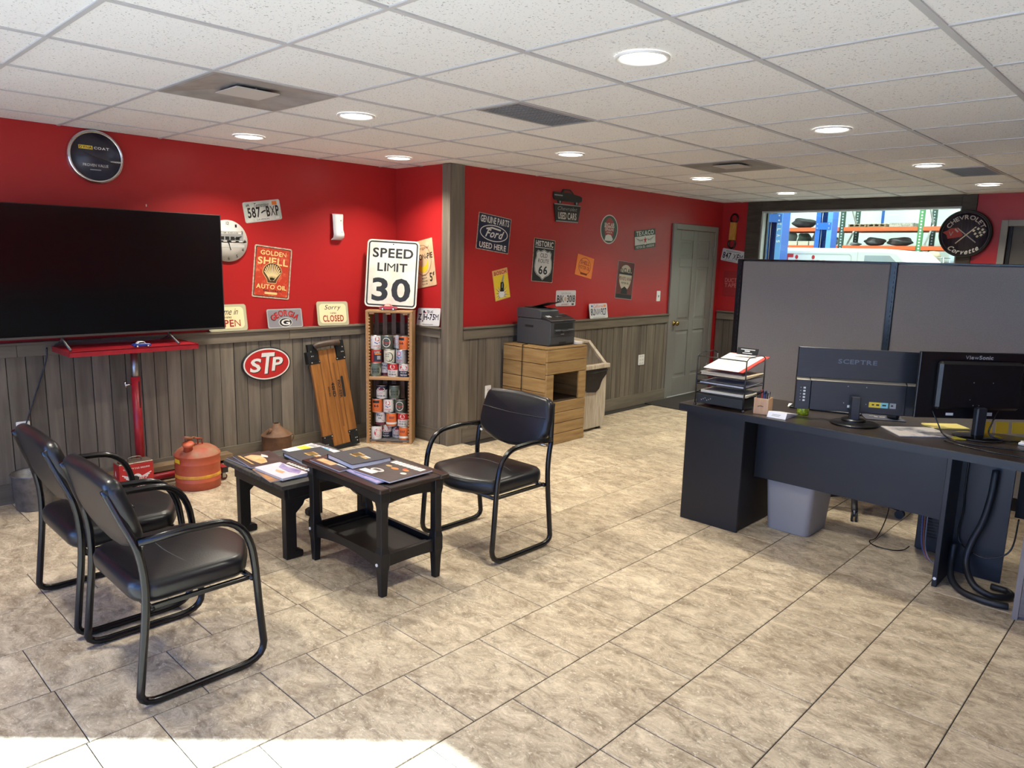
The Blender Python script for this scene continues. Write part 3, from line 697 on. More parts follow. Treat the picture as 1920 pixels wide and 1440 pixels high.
for ln, mm in ((.11, BL), (.085, WHITEP)):
    for k in range(14):
        a = 2*PI*k/14+(.2 if mm == BL else 0); q = PI/14*.8; l2 = ln*(1 if k % 2 else .75)
        p = [(c_[0]+.02*math.cos(a-q), c_[1]+.02*math.sin(a-q)), (c_[0]+l2*math.cos(a), c_[1]+l2*math.sin(a)), (c_[0]+.02*math.cos(a+q), c_[1]+.02*math.sin(a+q))]
        p = [(max(-.089, min(.089, x)), max(-.129, min(.08, y))) for x, y in p]; S.poly(p, mm, 'burst')
    S.up()
S.poly(ell(*c_, .035, .032, 14), WHITEP, 'burst').up()
S.poly([(-.028, -.06), (.016, -.068), (.030, -.01), (.024, .02), (-.010, .018), (-.018, -.02)], BLACK, 'spark_plug').poly([(.0, .02), (.024, .02), (.045, .078), (.032, .08)], GREY, 'spark_plug').up().poly([(-.004, -.03), (.006, -.032), (.014, .006), (.004, .008)], GREY, 'spark_plug'); S.done()
S = Sign('tin_sign', 'black and white tin sign with shield reading old route 66', 'sign', face_mw('x', MX, 5.24, 1.596, -3.6), rrect(-.15, -.2, .15, .2, .006), .003, RUSTCREAM)
S.poly(rrect(-.145, -.195, .145, .195, .006), BLACK, 'panel').up().text('HISTORIC', 0, .155, .25, .052, WHITEP).rect(-.13, .114, .13, .12, WHITEP, 'rule')
def shield(s):
    h = [(0, .104), (.05, .084), (.085, .094), (.108, .07), (.104, .035), (.118, .0), (.125, -.06), (.115, -.105), (.085, -.135), (.035, -.155), (0, -.182)]
    pts = h+[(-x, y) for x, y in h[-2:0:-1]]; return [(x*s, -.038+(y+.038)*s) for x, y in pts]
S.poly(shield(1), WHITEP, 'shield').up().ring(shield(.97), shield(.93), BLACK).text('OLD', 0, .048, .1, .04, BLACK, 0).text('ROUTE', 0, -.004, .15, .036, BLACK, 0).text('66', 0, -.088, .125, .082, BLACK, 1).done()
S = Sign('metal_sign', 'black used cars sign with a car silhouette on top, high on the wall', 'sign', face_mw('x', MX, 5.556, 2.05, 0), [(-.2, .083), (-.165, -.083), (.165, -.083), (.2, .083)], .012, BLACK)
S.poly([(-.2, .083), (-.198, .073), (.198, .073), (.2, .083)], GREY, 'rule').poly([(-.167, -.073), (-.165, -.083), (.165, -.083), (.167, -.073)], GREY, 'rule')
S.text('Chevrolet', 0, .042, .29, .036, GREY, 0, .5).text('USED CARS', 0, -.026, .275, .066, mat('warm white print', (.62, .55, .48), .5), 1).done()
cs = [(-.21, .135), (-.215, .15), (-.21, .19), (-.10, .186), (-.085, .2), (-.07, .222), (.03, .224), (.075, .196), (.09, .182), (.19, .172), (.215, .16), (.215, .125), (.18, .112), (.165, .112), (.155, .085), (.115, .085), (.105, .108), (-.085, .108), (-.095, .085), (-.135, .085), (-.145, .112), (-.19, .116)]
MB().prism(cs, 0, .012, BLACK).build('car_silhouette', S.root)
MB().prism([(-.065, .19), (-.055, .213), (.022, .214), (.055, .19)], .0122, .0128, mat('silhouette window', (.18, .012, .012), .5)).build('car_window', S.root)
S2 = Sign('', '', '', None, None, .012, None, root=S.root); S2.rect(-.2, .155, -.08, .166, GREY, 'chrome_trim').poly(ell(-.115, .1, .012, .012, 12), GREY, 'hub_cap').poly(ell(.135, .1, .012, .012, 12), GREY, 'hub_cap').done()
S = Sign('tin_sign', 'oval green and red motor oil sign on the upper wall', 'sign', face_mw('x', MX, 6.25, 1.93), ell(0, 0, .148, .148, 40), .003, WHITEP)
DG = mat('slate green print', (.05, .085, .065), .5)
S.poly(ell(0, 0, .138, .138, 40), DG, 'panel').up().poly(ell(0, .005, .082, .112, 30), mat('brick print', (.36, .05, .045), .5), 'panel').up()
S.text('SINCLAIR', 0, .045, .17, .04, WHITEP, 1).rect(-.085, .018, .085, .024, WHITEP, 'rule').text('OPALINE', 0, -.002, .145, .028, WHITEP, 1).text('MOTOR OIL', 0, -.032, .1, .015, WHITEP, 1)
S.poly([(-.075, -.115), (-.06, -.065), (-.02, -.05), (.03, -.055), (.07, -.1), (.05, -.118)], WHITEP, 'plinth').done()
S = Sign('tin_sign', 'square orange motor oil sign tilted on the middle of the wall', 'sign', face_mw('x', MX, 5.867, 1.548, -10.5), rrect(-.135, -.103, .135, .103, .003), .003, ORANGE)
OB = mat('burnt print', (.28, .035, .01), .5)
S.ring(ell(0, .0, .10, .085), ell(0, 0, .094, .079), OB).text('SHELL', 0, .036, .15, .04, OB, 1, arc_r=None).text('MOTOR OIL', 0, -.014, .17, .036, OB).stroke([(-.05, -.075), (.05, -.075)], .02, OB).done()
S = Sign('tin_sign', 'small green and white tin sign with a red star and wings', 'sign', face_mw('x', MX, 6.916, 1.855, 6.5), rrect(-.2, -.102, .2, .102, .003), .003, DG)
S.rect(-.2, -.055, .2, .035, WHITEP, 'band').text('TEXACO', 0, .068, .34, .05, WHITEP).text('MOTOR OIL - GASOLINE', 0, -.079, .35, .026, WHITEP).up()
for sg in (-1, 1):
    for k in range(5): S.stroke([(sg*.05, -.02+.006*k), (sg*(.18-.018*k), .022-.012*k)], .005, GREY, 'wing')
S.poly(ell(0, -.01, .045, .05, 20), WHITEP, 'disc').up()
st = [((.038 if k % 2 == 0 else .015)*math.sin(PI*k/5), -.01+(.045 if k % 2 == 0 else .017)*math.cos(PI*k/5)) for k in range(10)]
S.poly(st, REDP, 'star').done()
S = Sign('tin_sign', 'tall maroon motor oil sign with a cream oval, near the light switch', 'sign', face_mw('x', MX, 6.575, 1.406, -5), rrect(-.155, -.2, .155, .2, .003), .003, GREY)
MAR = mat('maroon print', (.13, .028, .025), .5); CRM = mat('dull cream print', (.50, .44, .34), .5)
S.rect(-.15, -.195, .15, .195, MAR).up().poly([(.115*math.cos(a)*(1-.22*(math.sin(a) < 0)), .055+.11*math.sin(a)) if math.sin(a) > 0 else (.115*math.cos(a), .055+.165*math.sin(a)) for a in [2*PI*k/36 for k in range(36)]], CRM, 'oval').up()
S.rect(-.125, .06, .125, .082, BLACK, 'rule').text('SINCLAIR', 0, .105, .24, .05, BLACK).text('PENNSYLVANIA', 0, .018, .22, .04, MAR).text('MOTOR OIL', 0, -.03, .14, .02, BLACK).rect(-.145, -.19, .145, -.15, BLACK, 'base_band').poly([(-.06, -.145), (-.05, -.09), (0, -.065), (.05, -.09), (.06, -.145)], BLACK, 'plinth').done()
S = plate('licence_plate', 'white licence plate BIK 3018 on the red wall above the printer', face_mw('x', MX, 5.592, 1.236, -.5), mat('white plate', (.62, .62, .62), .35))
S.text('GEORGIA', 0, .048, .15, .02, GREY, 0).text('BIK', -.083, -.006, .105, .072, BLACK, 1).text('3018', .078, -.006, .125, .072, BLACK, 1).poly(ell(-.008, -.008, .02, .022, 14), mat('peach print', (.5, .38, .3), .5), 'peach').text('GWINNETT', -.01, -.061, .11, .014, SCR).rect(.09, -.07, .125, -.05, GREEN, 'sticker').done()
S = plate('licence_plate', 'white licence plate 8UNW927 standing on the rail right of the printer', face_mw('x', XM+.030, 6.093, RT+.078, 0, -9), mat('white plate', (.62, .62, .62), .35))
S.text('California', 0, .05, .17, .032, REDP, 0, .3).rect(-.12, .04, -.095, .06, BLUEP, 'sticker').rect(.09, .038, .13, .062, ORANGE, 'sticker').text('8UNW927', 0, -.01, .265, .075, NAVY, 1).rect(-.1, -.068, .1, -.063, GREY, 'small_print').done()
# switch and outlets
def wall_plate(name, label, x, y, z, w, h, kind):
    t = thing(name, label, 'switch' if kind == 's' else 'outlet', mw=face_mw('x', x, y, z))
    MB().prism(rrect(-w/2, -h/2, w/2, h/2, .006), 0, .006, WHITE).build('cover_plate', t, .002)
    if kind == 's': MB().box(-.005, .005, -.012, .012, .006, .014, GREY, Matrix.Rotation(.2, 4, 'X')).build('toggle', t)
    else:
        for i in range(kind[0]):
            for j in range(kind[1]):
                cx, cy = (i-(kind[0]-1)/2)*.046, (j-(kind[1]-1)/2)*.04
                o = MB().prism(rrect(cx-.016, cy-.014, cx+.016, cy+.014, .008), .006, .0075, WHITEP).build('socket', t)
                sl = MB()
                for q in (-.006, .006): sl.box(cx+q-.0012, cx+q+.0012, cy-.003, cy+.006, .0075, .0079, BLACK)
                sl.build('slots', o)
    return t
wall_plate('light_switch', 'white light switch plate on the red wall beside the grey door', XM, 7.248, 1.225, .075, .118, 's')
wall_plate('wall_outlet', 'white wall outlet on the grey planks just behind the single chair', XM+.020, 4.522, .422, .075, .118, (1, 2))
wall_plate('wall_outlet', 'white six-socket wall outlet on the planks beside the grey door', XM+.020, 6.941, .514, .118, .118, (2, 3))
wall_plate('wall_outlet', 'white wall outlet low on the planks below the television, behind the back chair', XL+.020, 1.12, .46, .075, .118, (1, 2))
# STP sign on the planks
PX_ = XL+.022
S = Sign('oval_sign', 'red oval STP sign with white letters on the grey planks', 'sign', face_mw('x', PX_, 2.775, .745), ell(0, 0, .205, .132, 48), .018, BLACK, bevel=.002)
S.poly(ell(0, 0, .195, .123, 48), WHITEP, 'panel').up().poly(ell(0, 0, .184, .113, 48), mat('bright red print', (.46, .018, .018), .4), 'panel').up()
for dx, dy, mm in ((.006, -.006, BLACK), (0, 0, WHITEP)):
    S.text('S', -.095+dx, -.005+dy, .088, .108, mm, 1, .15).text('P', .088+dx, -.005+dy, .088, .108, mm, 1, .15).text('T', .0+dx, .006+dy, .11, .165, mm, 1, .15).up()
    for tx, px, py, w_, h_ in (('S', -.095, -.005, .096, .116), ('P', .088, -.005, .09, .112), ('T', .0, .006, .116, .165)): pass
S.done()
# ---------------- far wall
t = thing('level', 'old yellow wooden tool with black looped ends hanging by the grey door', 'tool', mw=face_mw('y', YF-.002, -4.475, 2.01, -2))
MB().prism(rrect(-.042, -.108, .042, .108, .004), .004, .03, mat('honey wood', (.50, .22, .03), .5, c2=(.62, .32, .06), scale=9, stretch=(8, 1, 8))).build('body', t, .002)
for s_ in (1, -1):
    MB().tube([(.045*math.cos(a), s_*(.155+.055*math.sin(a)), .015) for a in [2*PI*k/20 for k in range(20)]], .011, BLACKM, 8, True).build('loop', t)
S = plate('licence_plate', 'tilted white licence plate 847 XFM beside the workshop window', face_mw('y', YF-.001, -4.462, 1.707, -9), mat('white plate', (.62, .62, .62), .35))
S.text('847 XFM', 0, -.006, .27, .08, BLACK, 1).rect(-.1, .045, .1, .055, GREY, 'small_print').text('GWINNETT', -.02, -.06, .15, .016, GREY).done()
S = Sign('tin_sign', 'red tin sign reading duct tape beside the partition edge', 'sign', face_mw('y', YF-.001, -4.462, 1.364), rrect(-.104, -.158, .104, .158, .004), .003, mat('deep red sign', (.30, .012, .014), .5))
S.frame(-.096, -.15, .096, .15, .003, .003, DKRED)
PK = mat('faded pink print', (.55, .22, .20), .5)
S.text("IF YOU CAN'T", 0, .118, .15, .02, DKRED).text('FIX IT WITH', 0, .088, .15, .02, DKRED).text('DUCT', 0, .042, .16, .05, PK, 0).text('TAPE', 0, -.02, .16, .05, PK, 0).text("YOU HAVEN'T", 0, -.072, .15, .02, DKRED).text('USED ENOUGH', 0, -.105, .15, .02, DKRED).done()
# round car club sign over the window's corner
t = thing('round_sign', 'large round dark wooden sign with crossed flags at the window corner', 'sign', mw=face_mw('y', YF-.026, -1.928, 1.968))
MB().lathe([(.235, 0), (.235, .045), (.225, .05), (.218, .045), (.216, .036)], BLACK, 56, cap=False).build('rim', t)
db = MB().lathe([(.217, 0), (.217, .037), (0, .037)], mat('blue black planks', (.008, .007, .016), .5, c2=(.035, .025, .045), scale=7, stretch=(14, .7, 1)), 48, cap=False).build('board', t)
S = Sign('', '', '', None, None, .037, None, root=db)
BR = mat('weathered silver print', (.42, .38, .34), .5)
S.text('CHEVROLET', 0, -.008, .40, .044, BR, 1, arc_r=.172).text('Corvette', 0, .01, .28, .05, WHITEP, 1, .3, arc_r=-.19)
S.ring(ell(.0, 0, .212, .212, 48), ell(0, 0, .206, .206, 48), mat('worn rim print', (.06, .05, .05), .5)).up()
S.stroke([(.1, -.085), (-.07, .055)], .01, BR).stroke([(-.075, -.095), (.09, .065)], .01, CREAM).up()
S.poly([(-.075, .06), (-.13, .055), (-.165, .03), (-.2, .015), (-.165, -.01), (-.15, -.05), (-.09, -.04), (-.03, -.03), (-.015, -.01)], mat('worn red print', (.40, .04, .025), .5), 'red_flag').up()
S.text('V', -.125, .0, .04, .045, BR, 0).stroke([(-.09, .045), (-.065, .02)], .014, BR)
FLG = [(.075, .05), (.12, .07), (.165, .055), (.19, .03), (.165, -.02), (.12, -.05), (.05, .0)]
S.poly(FLG, BLACK, 'chequered_flag').up()
for k, (x, y) in enumerate(((.075, .03), (.112, .048), (.15, .04), (.09, .0), (.13, .012), (.165, .015), (.11, -.026), (.142, -.012))): S.poly([(x-.014, y-.006), (x+.002, y-.014), (x+.014, y+.004), (x-.003, y+.013)], CREAM, 'chequer')
S.done()
# ------------------------------------------------------------------ guest chairs
def side_loop(s):
    X = .2875*s
    def fil(p, q, r_, n=5):  # rounded corner between directions, quadratic
        return [(q[0]*(t*t)+2*t*(1-t)*r_[0]+p[0]*(1-t)**2, q[1]*(t*t)+2*t*(1-t)*r_[1]+p[1]*(1-t)**2) for t in [i/n for i in range(n+1)]]
    rear_up = smooth_path([(-.270, 0, .808), (-.233, 0, .70), (-.198, 0, .60), (-.181, 0, .49), (-.183, 0, .36), (-.205, 0, .16), (-.215, 0, .075)], 5)
    p = [(v[0], v[2]) for v in rear_up]
    p += fil((-.215, .075), (-.14, .0145), (-.232, .0145))[1:]
    p += fil((.15, .0145), (.250, .085), (.248, .0145))
    p += [(.236, .25), (.226, .40)]
    p += fil((.222, .44), (.07, .622), (.205, .617), 8)
    p += [(-.03, .626), (-.195, .618)]
    inx = lambda y, z: X*(1-.20*max(0, min(1, (z-.60)/.2))) if y < -.15 and z > .55 and (y, z) != p[-1] else X
    return [(inx(y, z), y, z) for y, z in p]
def make_chair(label, loc, rz, gp):
    t = thing('guest_chair', label, 'chair', loc, rz, gp)
    for s in (-1, 1):
        MB().tube(side_loop(s), .0145, BLACKM, 12).build('side_frame', t)
    MB().tube([(-.285, -.16, .362), (.285, -.16, .362)], .011, BLACKM, 8).build('cross_bar', t)
    MB().tube([(-.285, .215, .362), (.285, .215, .362)], .011, BLACKM, 8).build('cross_bar', t)
    for s in (-1, 1): MB().box(s*.268-.009, s*.268+.009, -.175, .22, .355, .371, BLACKM).build('seat_rail', t, .002)
    # seat pad: rounded plan, waterfall front
    out = []
    half = arc(.172, -.115, .09, -90, 0, 5)+arc(.187, .155, .075, 0, 62, 4)+[(.15, .262), (.08, .292)]
    out = half+[(0, .303)]+[(-x, y) for x, y in reversed(half)]
    sp = MB().cushion(out, .452, .364, .034, LEATHER, crown=.016).build('seat', t)
    MB().tube(smooth_path([(-.25, .035, .4395), (-.18, .01, .456), (-.06, -.015, .4655), (.06, -.015, .4655), (.18, .01, .456), (.25, .035, .4395)], 4), .0025, mat('grey seam thread', (.035, .035, .035), .6), 6).build('seam', sp)
    # back pad, shield-shaped, leaning
    hb = [(.272, .04), (.270, -.04), (.25, -.085), (.20, -.118), (.11, -.145)]
    bo = arc(.205, .100, .055, 0, 80, 5)[0:]+[(.11, .162), (0, .166), (-.11, .162)]+[(-x, y) for x, y in reversed(arc(.205, .100, .055, 0, 80, 5))]
    bo += [(-x, y) for x, y in hb]+[(0, -.155)]+list(reversed(hb))
    M = Matrix.Translation((0, -.222, .685)) @ Matrix.Rotation(math.radians(17), 4, 'X') @ Matrix(((1, 0, 0, 0), (0, 0, 1, 0), (0, 1, 0, 0), (0, 0, 0, 1)))
    bp = MB().cushion(bo, .046, -.012, .026, LEATHER, M, crown=.014, bend=.0).build('backrest', t)
    MB().tube([M @ Vector(p) for p in smooth_path([(-.252, .038, .049), (-.13, .033, .056), (0, .030, .0585), (.13, .033, .056), (.252, .038, .049)], 4)], .003, LEATHER, 6).build('seam', bp)
    for s in (-1, 1): MB().cyl((s*.275, -.186, .585), (s*.235, -.160, .59), .007, CHROME, n=10).build('bolt', t)
    return t
GP = 'black guest chairs'
make_chair('black vinyl guest chair nearest the camera, seen from behind', (-2.845, 1.032, 0), 0, GP)
make_chair('black vinyl guest chair behind the nearest one, at the left edge', (-3.525, 1.025, 0), 0, GP)
make_chair('black vinyl guest chair alone facing the camera, right of the small tables', (-2.868, 2.83, 0), PI, GP)
# ------------------------------------------------------------------ small tables
t = thing('side_table', 'black wooden side table with framed top and lower tray shelf', 'table', (-2.992, 2.125, 0))
W_, D_, H_ = .69, .42, .548
BRN = mat('worn mahogany edge', (.028, .011, .008), .3, c2=(.012, .009, .008), scale=7, stretch=(1, 8, 8), bump=.05)
hx, hy = W_/2, D_/2
for a, b, c, d in ((-hx, hx, -hy, -hy+.055), (-hx, hx, hy-.055, hy)): box('top_rail', a, b, c, d, H_-.022, H_, BRN, t, .004)
for a, b, c, d in ((-hx, -hx+.055, -hy+.055, hy-.055), (hx-.055, hx, -hy+.055, hy-.055)): box('top_rail', a, b, c, d, H_-.022, H_, BRN, t, .004)
box('top_panel', -hx+.05, hx-.05, -hy+.05, hy-.05, H_-.02, H_-.006, BLACKW, t)
lx, ly = hx-.048, hy-.045
for sx in (-1, 1):
    for sy in (-1, 1):
        mb = MB(); prof = [(0, .0165), (.12, .021), (.155, .026), (.22, .026), (.25, .021), (.44, .021), (.475, .026), (H_-.022, .026)]
        vs = []; fs = []
        for z, h in prof: vs += [(sx*lx-h, sy*ly-h, z), (sx*lx+h, sy*ly-h, z), (sx*lx+h, sy*ly+h, z), (sx*lx-h, sy*ly+h, z)]
        for k in range(len(prof)-1):
            for q in range(4): fs.append((4*k+q, 4*k+(q+1) % 4, 4*k+4+(q+1) % 4, 4*k+4+q))
        fs += [(3, 2, 1, 0), tuple(range(4*len(prof)-4, 4*len(prof)))]
        mb.add(vs, fs, BLACKW).build('leg', t, .003)
def apron(name, x0, x1, y0, y1, z0, z1, rise):
    n = 10; ax = abs(x1-x0) > abs(y1-y0); L0, L1 = (x0, x1) if ax else (y0, y1)
    pts = [(L0, z1), (L0, z0)]+[(L0+(L1-L0)*k/n, z0+rise*math.sin(PI*k/n)) for k in range(1, n)]+[(L1, z0), (L1, z1)]
    if ax: M = Matrix(((1, 0, 0, 0), (0, 0, 1, 0), (0, 1, 0, 0), (0, 0, 0, 1))); a, b = y0, y1
    else: M = Matrix(((0, 0, 1, 0), (1, 0, 0, 0), (0, 1, 0, 0), (0, 0, 0, 1))); a, b = x0, x1
    MB().prism(pts, a, b, BLACKW, M).build(name, t)
for sy in (-1, 1): apron('apron', -lx+.026, lx-.026, sy*ly-.01, sy*ly+.01, H_-.09, H_-.022, .022)
for sx in (-1, 1): apron('apron', sx*lx-.01, sx*lx+.01, -ly+.026, ly-.026, H_-.09, H_-.022, .012)
for sy in (-1, 1): apron('shelf_rail', -lx+.026, lx-.026, sy*ly-.01, sy*ly+.01, .135, .205, .028)
for sx in (-1, 1): apron('shelf_rail', sx*lx-.01, sx*lx+.01, -ly+.026, ly-.026, .145, .205, .004)
box('shelf', -lx+.01, lx-.01, -ly+.01, ly-.01, .165, .178, BLACKW, t)
box('shelf_lip', -lx+.045, -lx+.06, -ly+.02, ly-.02, .178, .188, BLACKW, t); box('shelf_lip', lx-.06, lx-.045, -ly+.02, ly-.02, .178, .188, BLACKW, t)
for x, z in ((-lx, .50), (-lx, .178), (lx, .162)): MB().cyl((x-.008, -ly-.026, z), (x-.008, -ly-.030, z), .008, WHITE, n=12).build('bolt_cap', t)
T1X, T1Y, T1Z = -2.992, 2.125, H_
# plank table behind
t = thing('plank_table', 'low black plank-topped table with scroll feet behind the side table', 'table', (-3.655, 2.105, 0))
TZ = .430; TW, TD = .665, .625; n = 6; pw = TW/n
GRY = mat('worn charcoal plank', (.018, .017, .015), .6, c2=(.055, .050, .042), scale=6, stretch=(9, .7, 9), rand=.15, bump=.15)
for k in range(n):
    o = MB().box(-pw/2+.002, pw/2-.002, -TD/2, TD/2, -.024, 0, GRY).build('plank', t, .002); o.location = (-TW/2+pw*(k+.5), 0, TZ)
for sy in (-1, 1): box('apron', -TW/2+.05, TW/2-.05, sy*(TD/2-.05)-.011, sy*(TD/2-.05)+.011, TZ-.095, TZ-.025, BLACKW, t, .002)
for sx in (-1, 1): box('apron', sx*(TW/2-.06)-.011, sx*(TW/2-.06)+.011, -TD/2+.062, TD/2-.062, TZ-.095, TZ-.025, BLACKW, t, .002)
MY = Matrix(((0, 0, 1, 0), (1, 0, 0, 0), (0, 1, 0, 0), (0, 0, 0, 1)))   # prism drawn in (y, z), thickness along x
for sx in (-1, 1):
    for sy in (-1, 1):
        a = TD/2-.045; pr = [(a, 0), (a, TZ-.03), (a-.14, TZ-.03), (a-.145, TZ-.115), (a-.115, TZ-.118), (a-.105, TZ-.14), (a-.085, TZ-.16), (a-.062, TZ-.18), (a-.062, .055), (a-.05, .04), (a-.075, .045), (a-.098, .035), (a-.10, .012), (a-.095, 0)]
        pr = [(y*sy, z) for y, z in pr]
        x = sx*(TW/2-.075)
        MB().prism(pr, x-.022, x+.022, BLACKW, MY).build('leg', t, .002)
# ------------------------------------------------------------------ magazines and books on the tables
def book(name, label, cat, x, y, z, w, d, h, rot, cover, pages, group=None, art=None, hard=True, title=None):
    t = thing(name, label, cat, (x, y, z), math.radians(rot), group)
    e = .004 if hard else .0008; c = .003 if hard else .0007
    box('pages', -w/2+e, w/2-e, -d/2+e, d/2-e, c, h-c, pages, t)
    box('back_cover', -w/2, w/2, -d/2, d/2, 0, c, cover, t)
    top = box('front_cover', -w/2, w/2, -d/2, d/2, h-c, h, cover, t)
    if hard: box('spine', -w/2-.002, -w/2+.002, -d/2, d/2, 0, h, cover, t)
    if art:
        S = Sign('', '', '', None, None, h, None, root=top); art(S, w, d); S.done()
    return t
PGS = mat('page edges', (.55, .56, .62), .8, c2=(.66, .66, .68), scale=60, stretch=(1, 1, 20))
BKC = mat('charcoal book cloth', (.030, .031, .040), .55)
MAGD = mat('dark magazine cover', (.028, .022, .022), .3, c2=(.07, .05, .05), scale=9)
MAGW = mat('white magazine cover', (.66, .60, .66), .3, c2=(.55, .50, .62), scale=7)
SKIN = mat('warm photo print', (.55, .28, .13), .4, c2=(.72, .45, .24), scale=14); VIO = mat('violet photo print', (.16, .12, .30), .4, c2=(.40, .34, .55), scale=12)
PALE = mat('pale photo print', (.66, .60, .55), .4); SKYB = mat('sky blue print', (.05, .36, .62), .4)
def gold_block(S, w, d):
    for k in range(5): S.stroke([(-.2*w, .10*d-.045*d*k), (.02*w-.02*w*(k % 2), .10*d-.045*d*k)], .018, GOLD, 'text_lines')
    for k in range(3): S.stroke([(.1*w, .08*d-.05*d*k), (.3*w, .08*d-.05*d*k)], .010, PALE if k == 0 else GOLD, 'text_lines')
def art_hero(S, w, d):
    S.poly([(-.38*w, -.05*d), (-.2*w, .12*d), (.1*w, .1*d), (.33*w, .02*d), (.38*w, -.18*d), (.05*w, -.25*d), (-.3*w, -.3*d)], SKIN, 'picture').up()
    S.poly([(-.3*w, .18*d), (-.1*w, .26*d), (.02*w, .2*d), (-.12*w, .08*d)], PALE, 'picture').poly([(.0*w, -.02*d), (.2*w, .06*d), (.3*w, -.08*d), (.05*w, -.14*d)], GOLD, 'picture').poly([(-.45*w, -.4*d), (.3*w, -.38*d), (.35*w, -.33*d), (-.4*w, -.34*d)], GOLD, 'picture')
def art_movie(S, w, d):
    S.rect(-.5*w, .22*d, .5*w, .5*d, MAGD, 'picture').up()
    for k in range(7): S.rect(-.34*w+.1*w*k, .27*d, -.27*w+.1*w*k, .37*d, WHITEP, 'text_lines')
    S.poly([(-.4*w, .2*d), (-.1*w, .12*d), (.3*w, .2*d), (.45*w, .0*d), (.2*w, -.1*d), (-.2*w, -.05*d)], VIO, 'picture').poly([(-.1*w, -.2*d), (.15*w, -.15*d), (.22*w, -.28*d), (.0*w, -.3*d)], SKIN, 'picture')
def art_food(S, w, d):
    for k in range(8): S.rect(-.42*w+.106*w*k, .28*d, -.33*w+.106*w*k, .43*d, WHITEP, 'text_lines')
    for x, y, a, b, mm in ((-.05, .08, .09, .05, ORANGE), (.18, .14, .08, .04, ORANGE), (.3, -.02, .07, .05, PALE), (-.2, -.2, .16, .09, PALE), (-.26, .12, .08, .04, GOLD), (.1, .2, .05, .03, REDP)): S.poly(ell(x*w, y*d, a*w, b*d, 14), mm, 'picture')
    S.rect(-.45*w, -.42*d, -.08*w, -.28*d, WHITEP, 'picture').up()
    for k in range(4): S.stroke([(-.3*w, -.17*d-.02*d*k), (-.12*w, -.16*d-.02*d*k)], .004, MAGD, 'picture')
def art_blue(S, w, d):
    S.rect(-.1*w, .25*d, .25*w, .42*d, SKYB, 'picture').rect(-.45*w, -.1*d, -.1*w, .2*d, YEL, 'picture').rect(-.4*w, .25*d, -.15*w, .4*d, GREY, 'picture')
    for k in range(6): S.rect(-.4*w+.13*w*k, .43*d, -.32*w+.13*w*k, .48*d, VIO, 'text_lines')
def art_cars(S, w, d):
    S.poly(ell(-.1*w, .15*d, .25*w, .08*d, 16), YEL, 'picture').rect(-.3*w, -.1*d, .05*w, .05*d, WHITEP, 'picture').rect(.08*w, -.25*d, .4*w, -.08*d, WHITEP, 'picture').rect(-.4*w, -.4*d, .1*w, -.2*d, SKIN, 'picture')
GB = 'magazines on the plank table'
z = TZ+.001
book('magazine', 'dark magazine lying under the others at the left end of the plank table', 'magazine', -3.862, 1.925, z, .285, .21, .006, 2, MAGD, PGS, GB, None, False)
book('magazine', 'dark magazine with a bare-armed figure on its cover, plank table', 'magazine', -3.835, 1.94, z+.0065, .28, .215, .007, -6, MAGD, PGS, GB, art_hero, False)
book('magazine', 'magazine with orange corner peeking from under the white one', 'magazine', -3.545, 1.90, z, .275, .20, .006, -8, mat('ochre magazine cover', (.55, .25, .07), .4, c2=(.12, .08, .06), scale=8), PGS, GB, None, False)
book('magazine', 'thick pale magazine with violet picture at the near end of the plank table', 'magazine', -3.535, 1.935, z+.0065, .285, .215, .013, 2, MAGW, PGS, GB, art_movie, False)
book('magazine', 'white and blue magazine under the dark book on the plank table', 'magazine', -3.83, 2.265, z, .28, .215, .006, 6, mat('white cover', (.70, .69, .66), .4), PGS, GB, art_blue, False)
book('magazine', 'violet-edged magazine at the far corner of the plank table', 'magazine', -3.51, 2.275, z, .29, .21, .006, -3, VIO, PGS, GB, art_blue, False)
book('book', 'dark hardback with gold lettering on the plank table', 'book', -3.67, 2.18, z+.0065, .27, .235, .022, -4, BKC, PGS, 'dark hardback books', gold_block)
z = T1Z+.0005
GB2 = 'magazines on the side table'
book('magazine', 'magazine with yellow car photos under the dark book on the side table', 'magazine', -3.155, 2.045, z, .28, .215, .006, 0, MAGD, PGS, GB2, art_cars, False)
book('magazine', 'violet magazine peeking out beneath the food magazine', 'magazine', -2.87, 2.085, z, .27, .235, .006, -2, VIO, PGS, GB2, None, False)
book('magazine', 'black food magazine with white title at the near end of the side table', 'magazine', -2.835, 2.13, z+.0065, .275, .275, .008, 3, MAGD, PGS, GB2, art_food, False)
book('book', 'dark hardback with gold lettering lying on the side table', 'book', -3.112, 2.12, z+.0065, .255, .23, .026, -4, BKC, PGS, 'dark hardback books', gold_block)
# ------------------------------------------------------------------ television on the red work stand
t = thing('work_stand', 'red adjustable steel work stand carrying the television', 'stand', (-5.14, 1.737, 0))
tx0, tx1, ty0, ty1, tz = -.165, .19, -.43, .35, .985
mb = MB().box(tx0, tx1, ty0, ty1, tz-.004, tz, LOUNGE_RED)
tr = mb.build('tray', t)
for a, b, c, d in ((tx1-.004, tx1, ty0, ty1), (tx0, tx0+.004, ty0, ty1)): box('tray_lip', a, b, c, d, tz-.032, tz+.004, LOUNGE_RED, tr)
for s, y in ((-1, ty0), (1, ty1)):
    MB().prism([(tx0, tz-.03), (tx1, tz-.03), (tx1, tz+.004), (tx0, tz+.004)], -.002, .002, LOUNGE_RED, Matrix.Translation((0, y, 0)) @ Matrix(((1, 0, 0, 0), (0, 0, 1, 0), (0, 1, 0, 0), (0, 0, 0, 1)))).build('tray_lip', tr)
box('under_bracket', -.05, .05, -.34, .2, tz-.045, tz-.006, LOUNGE_RED, t, .002)
MB().cyl((0, 0, .70), (0, 0, tz-.045), .021, STEEL, n=20).build('inner_tube', t)
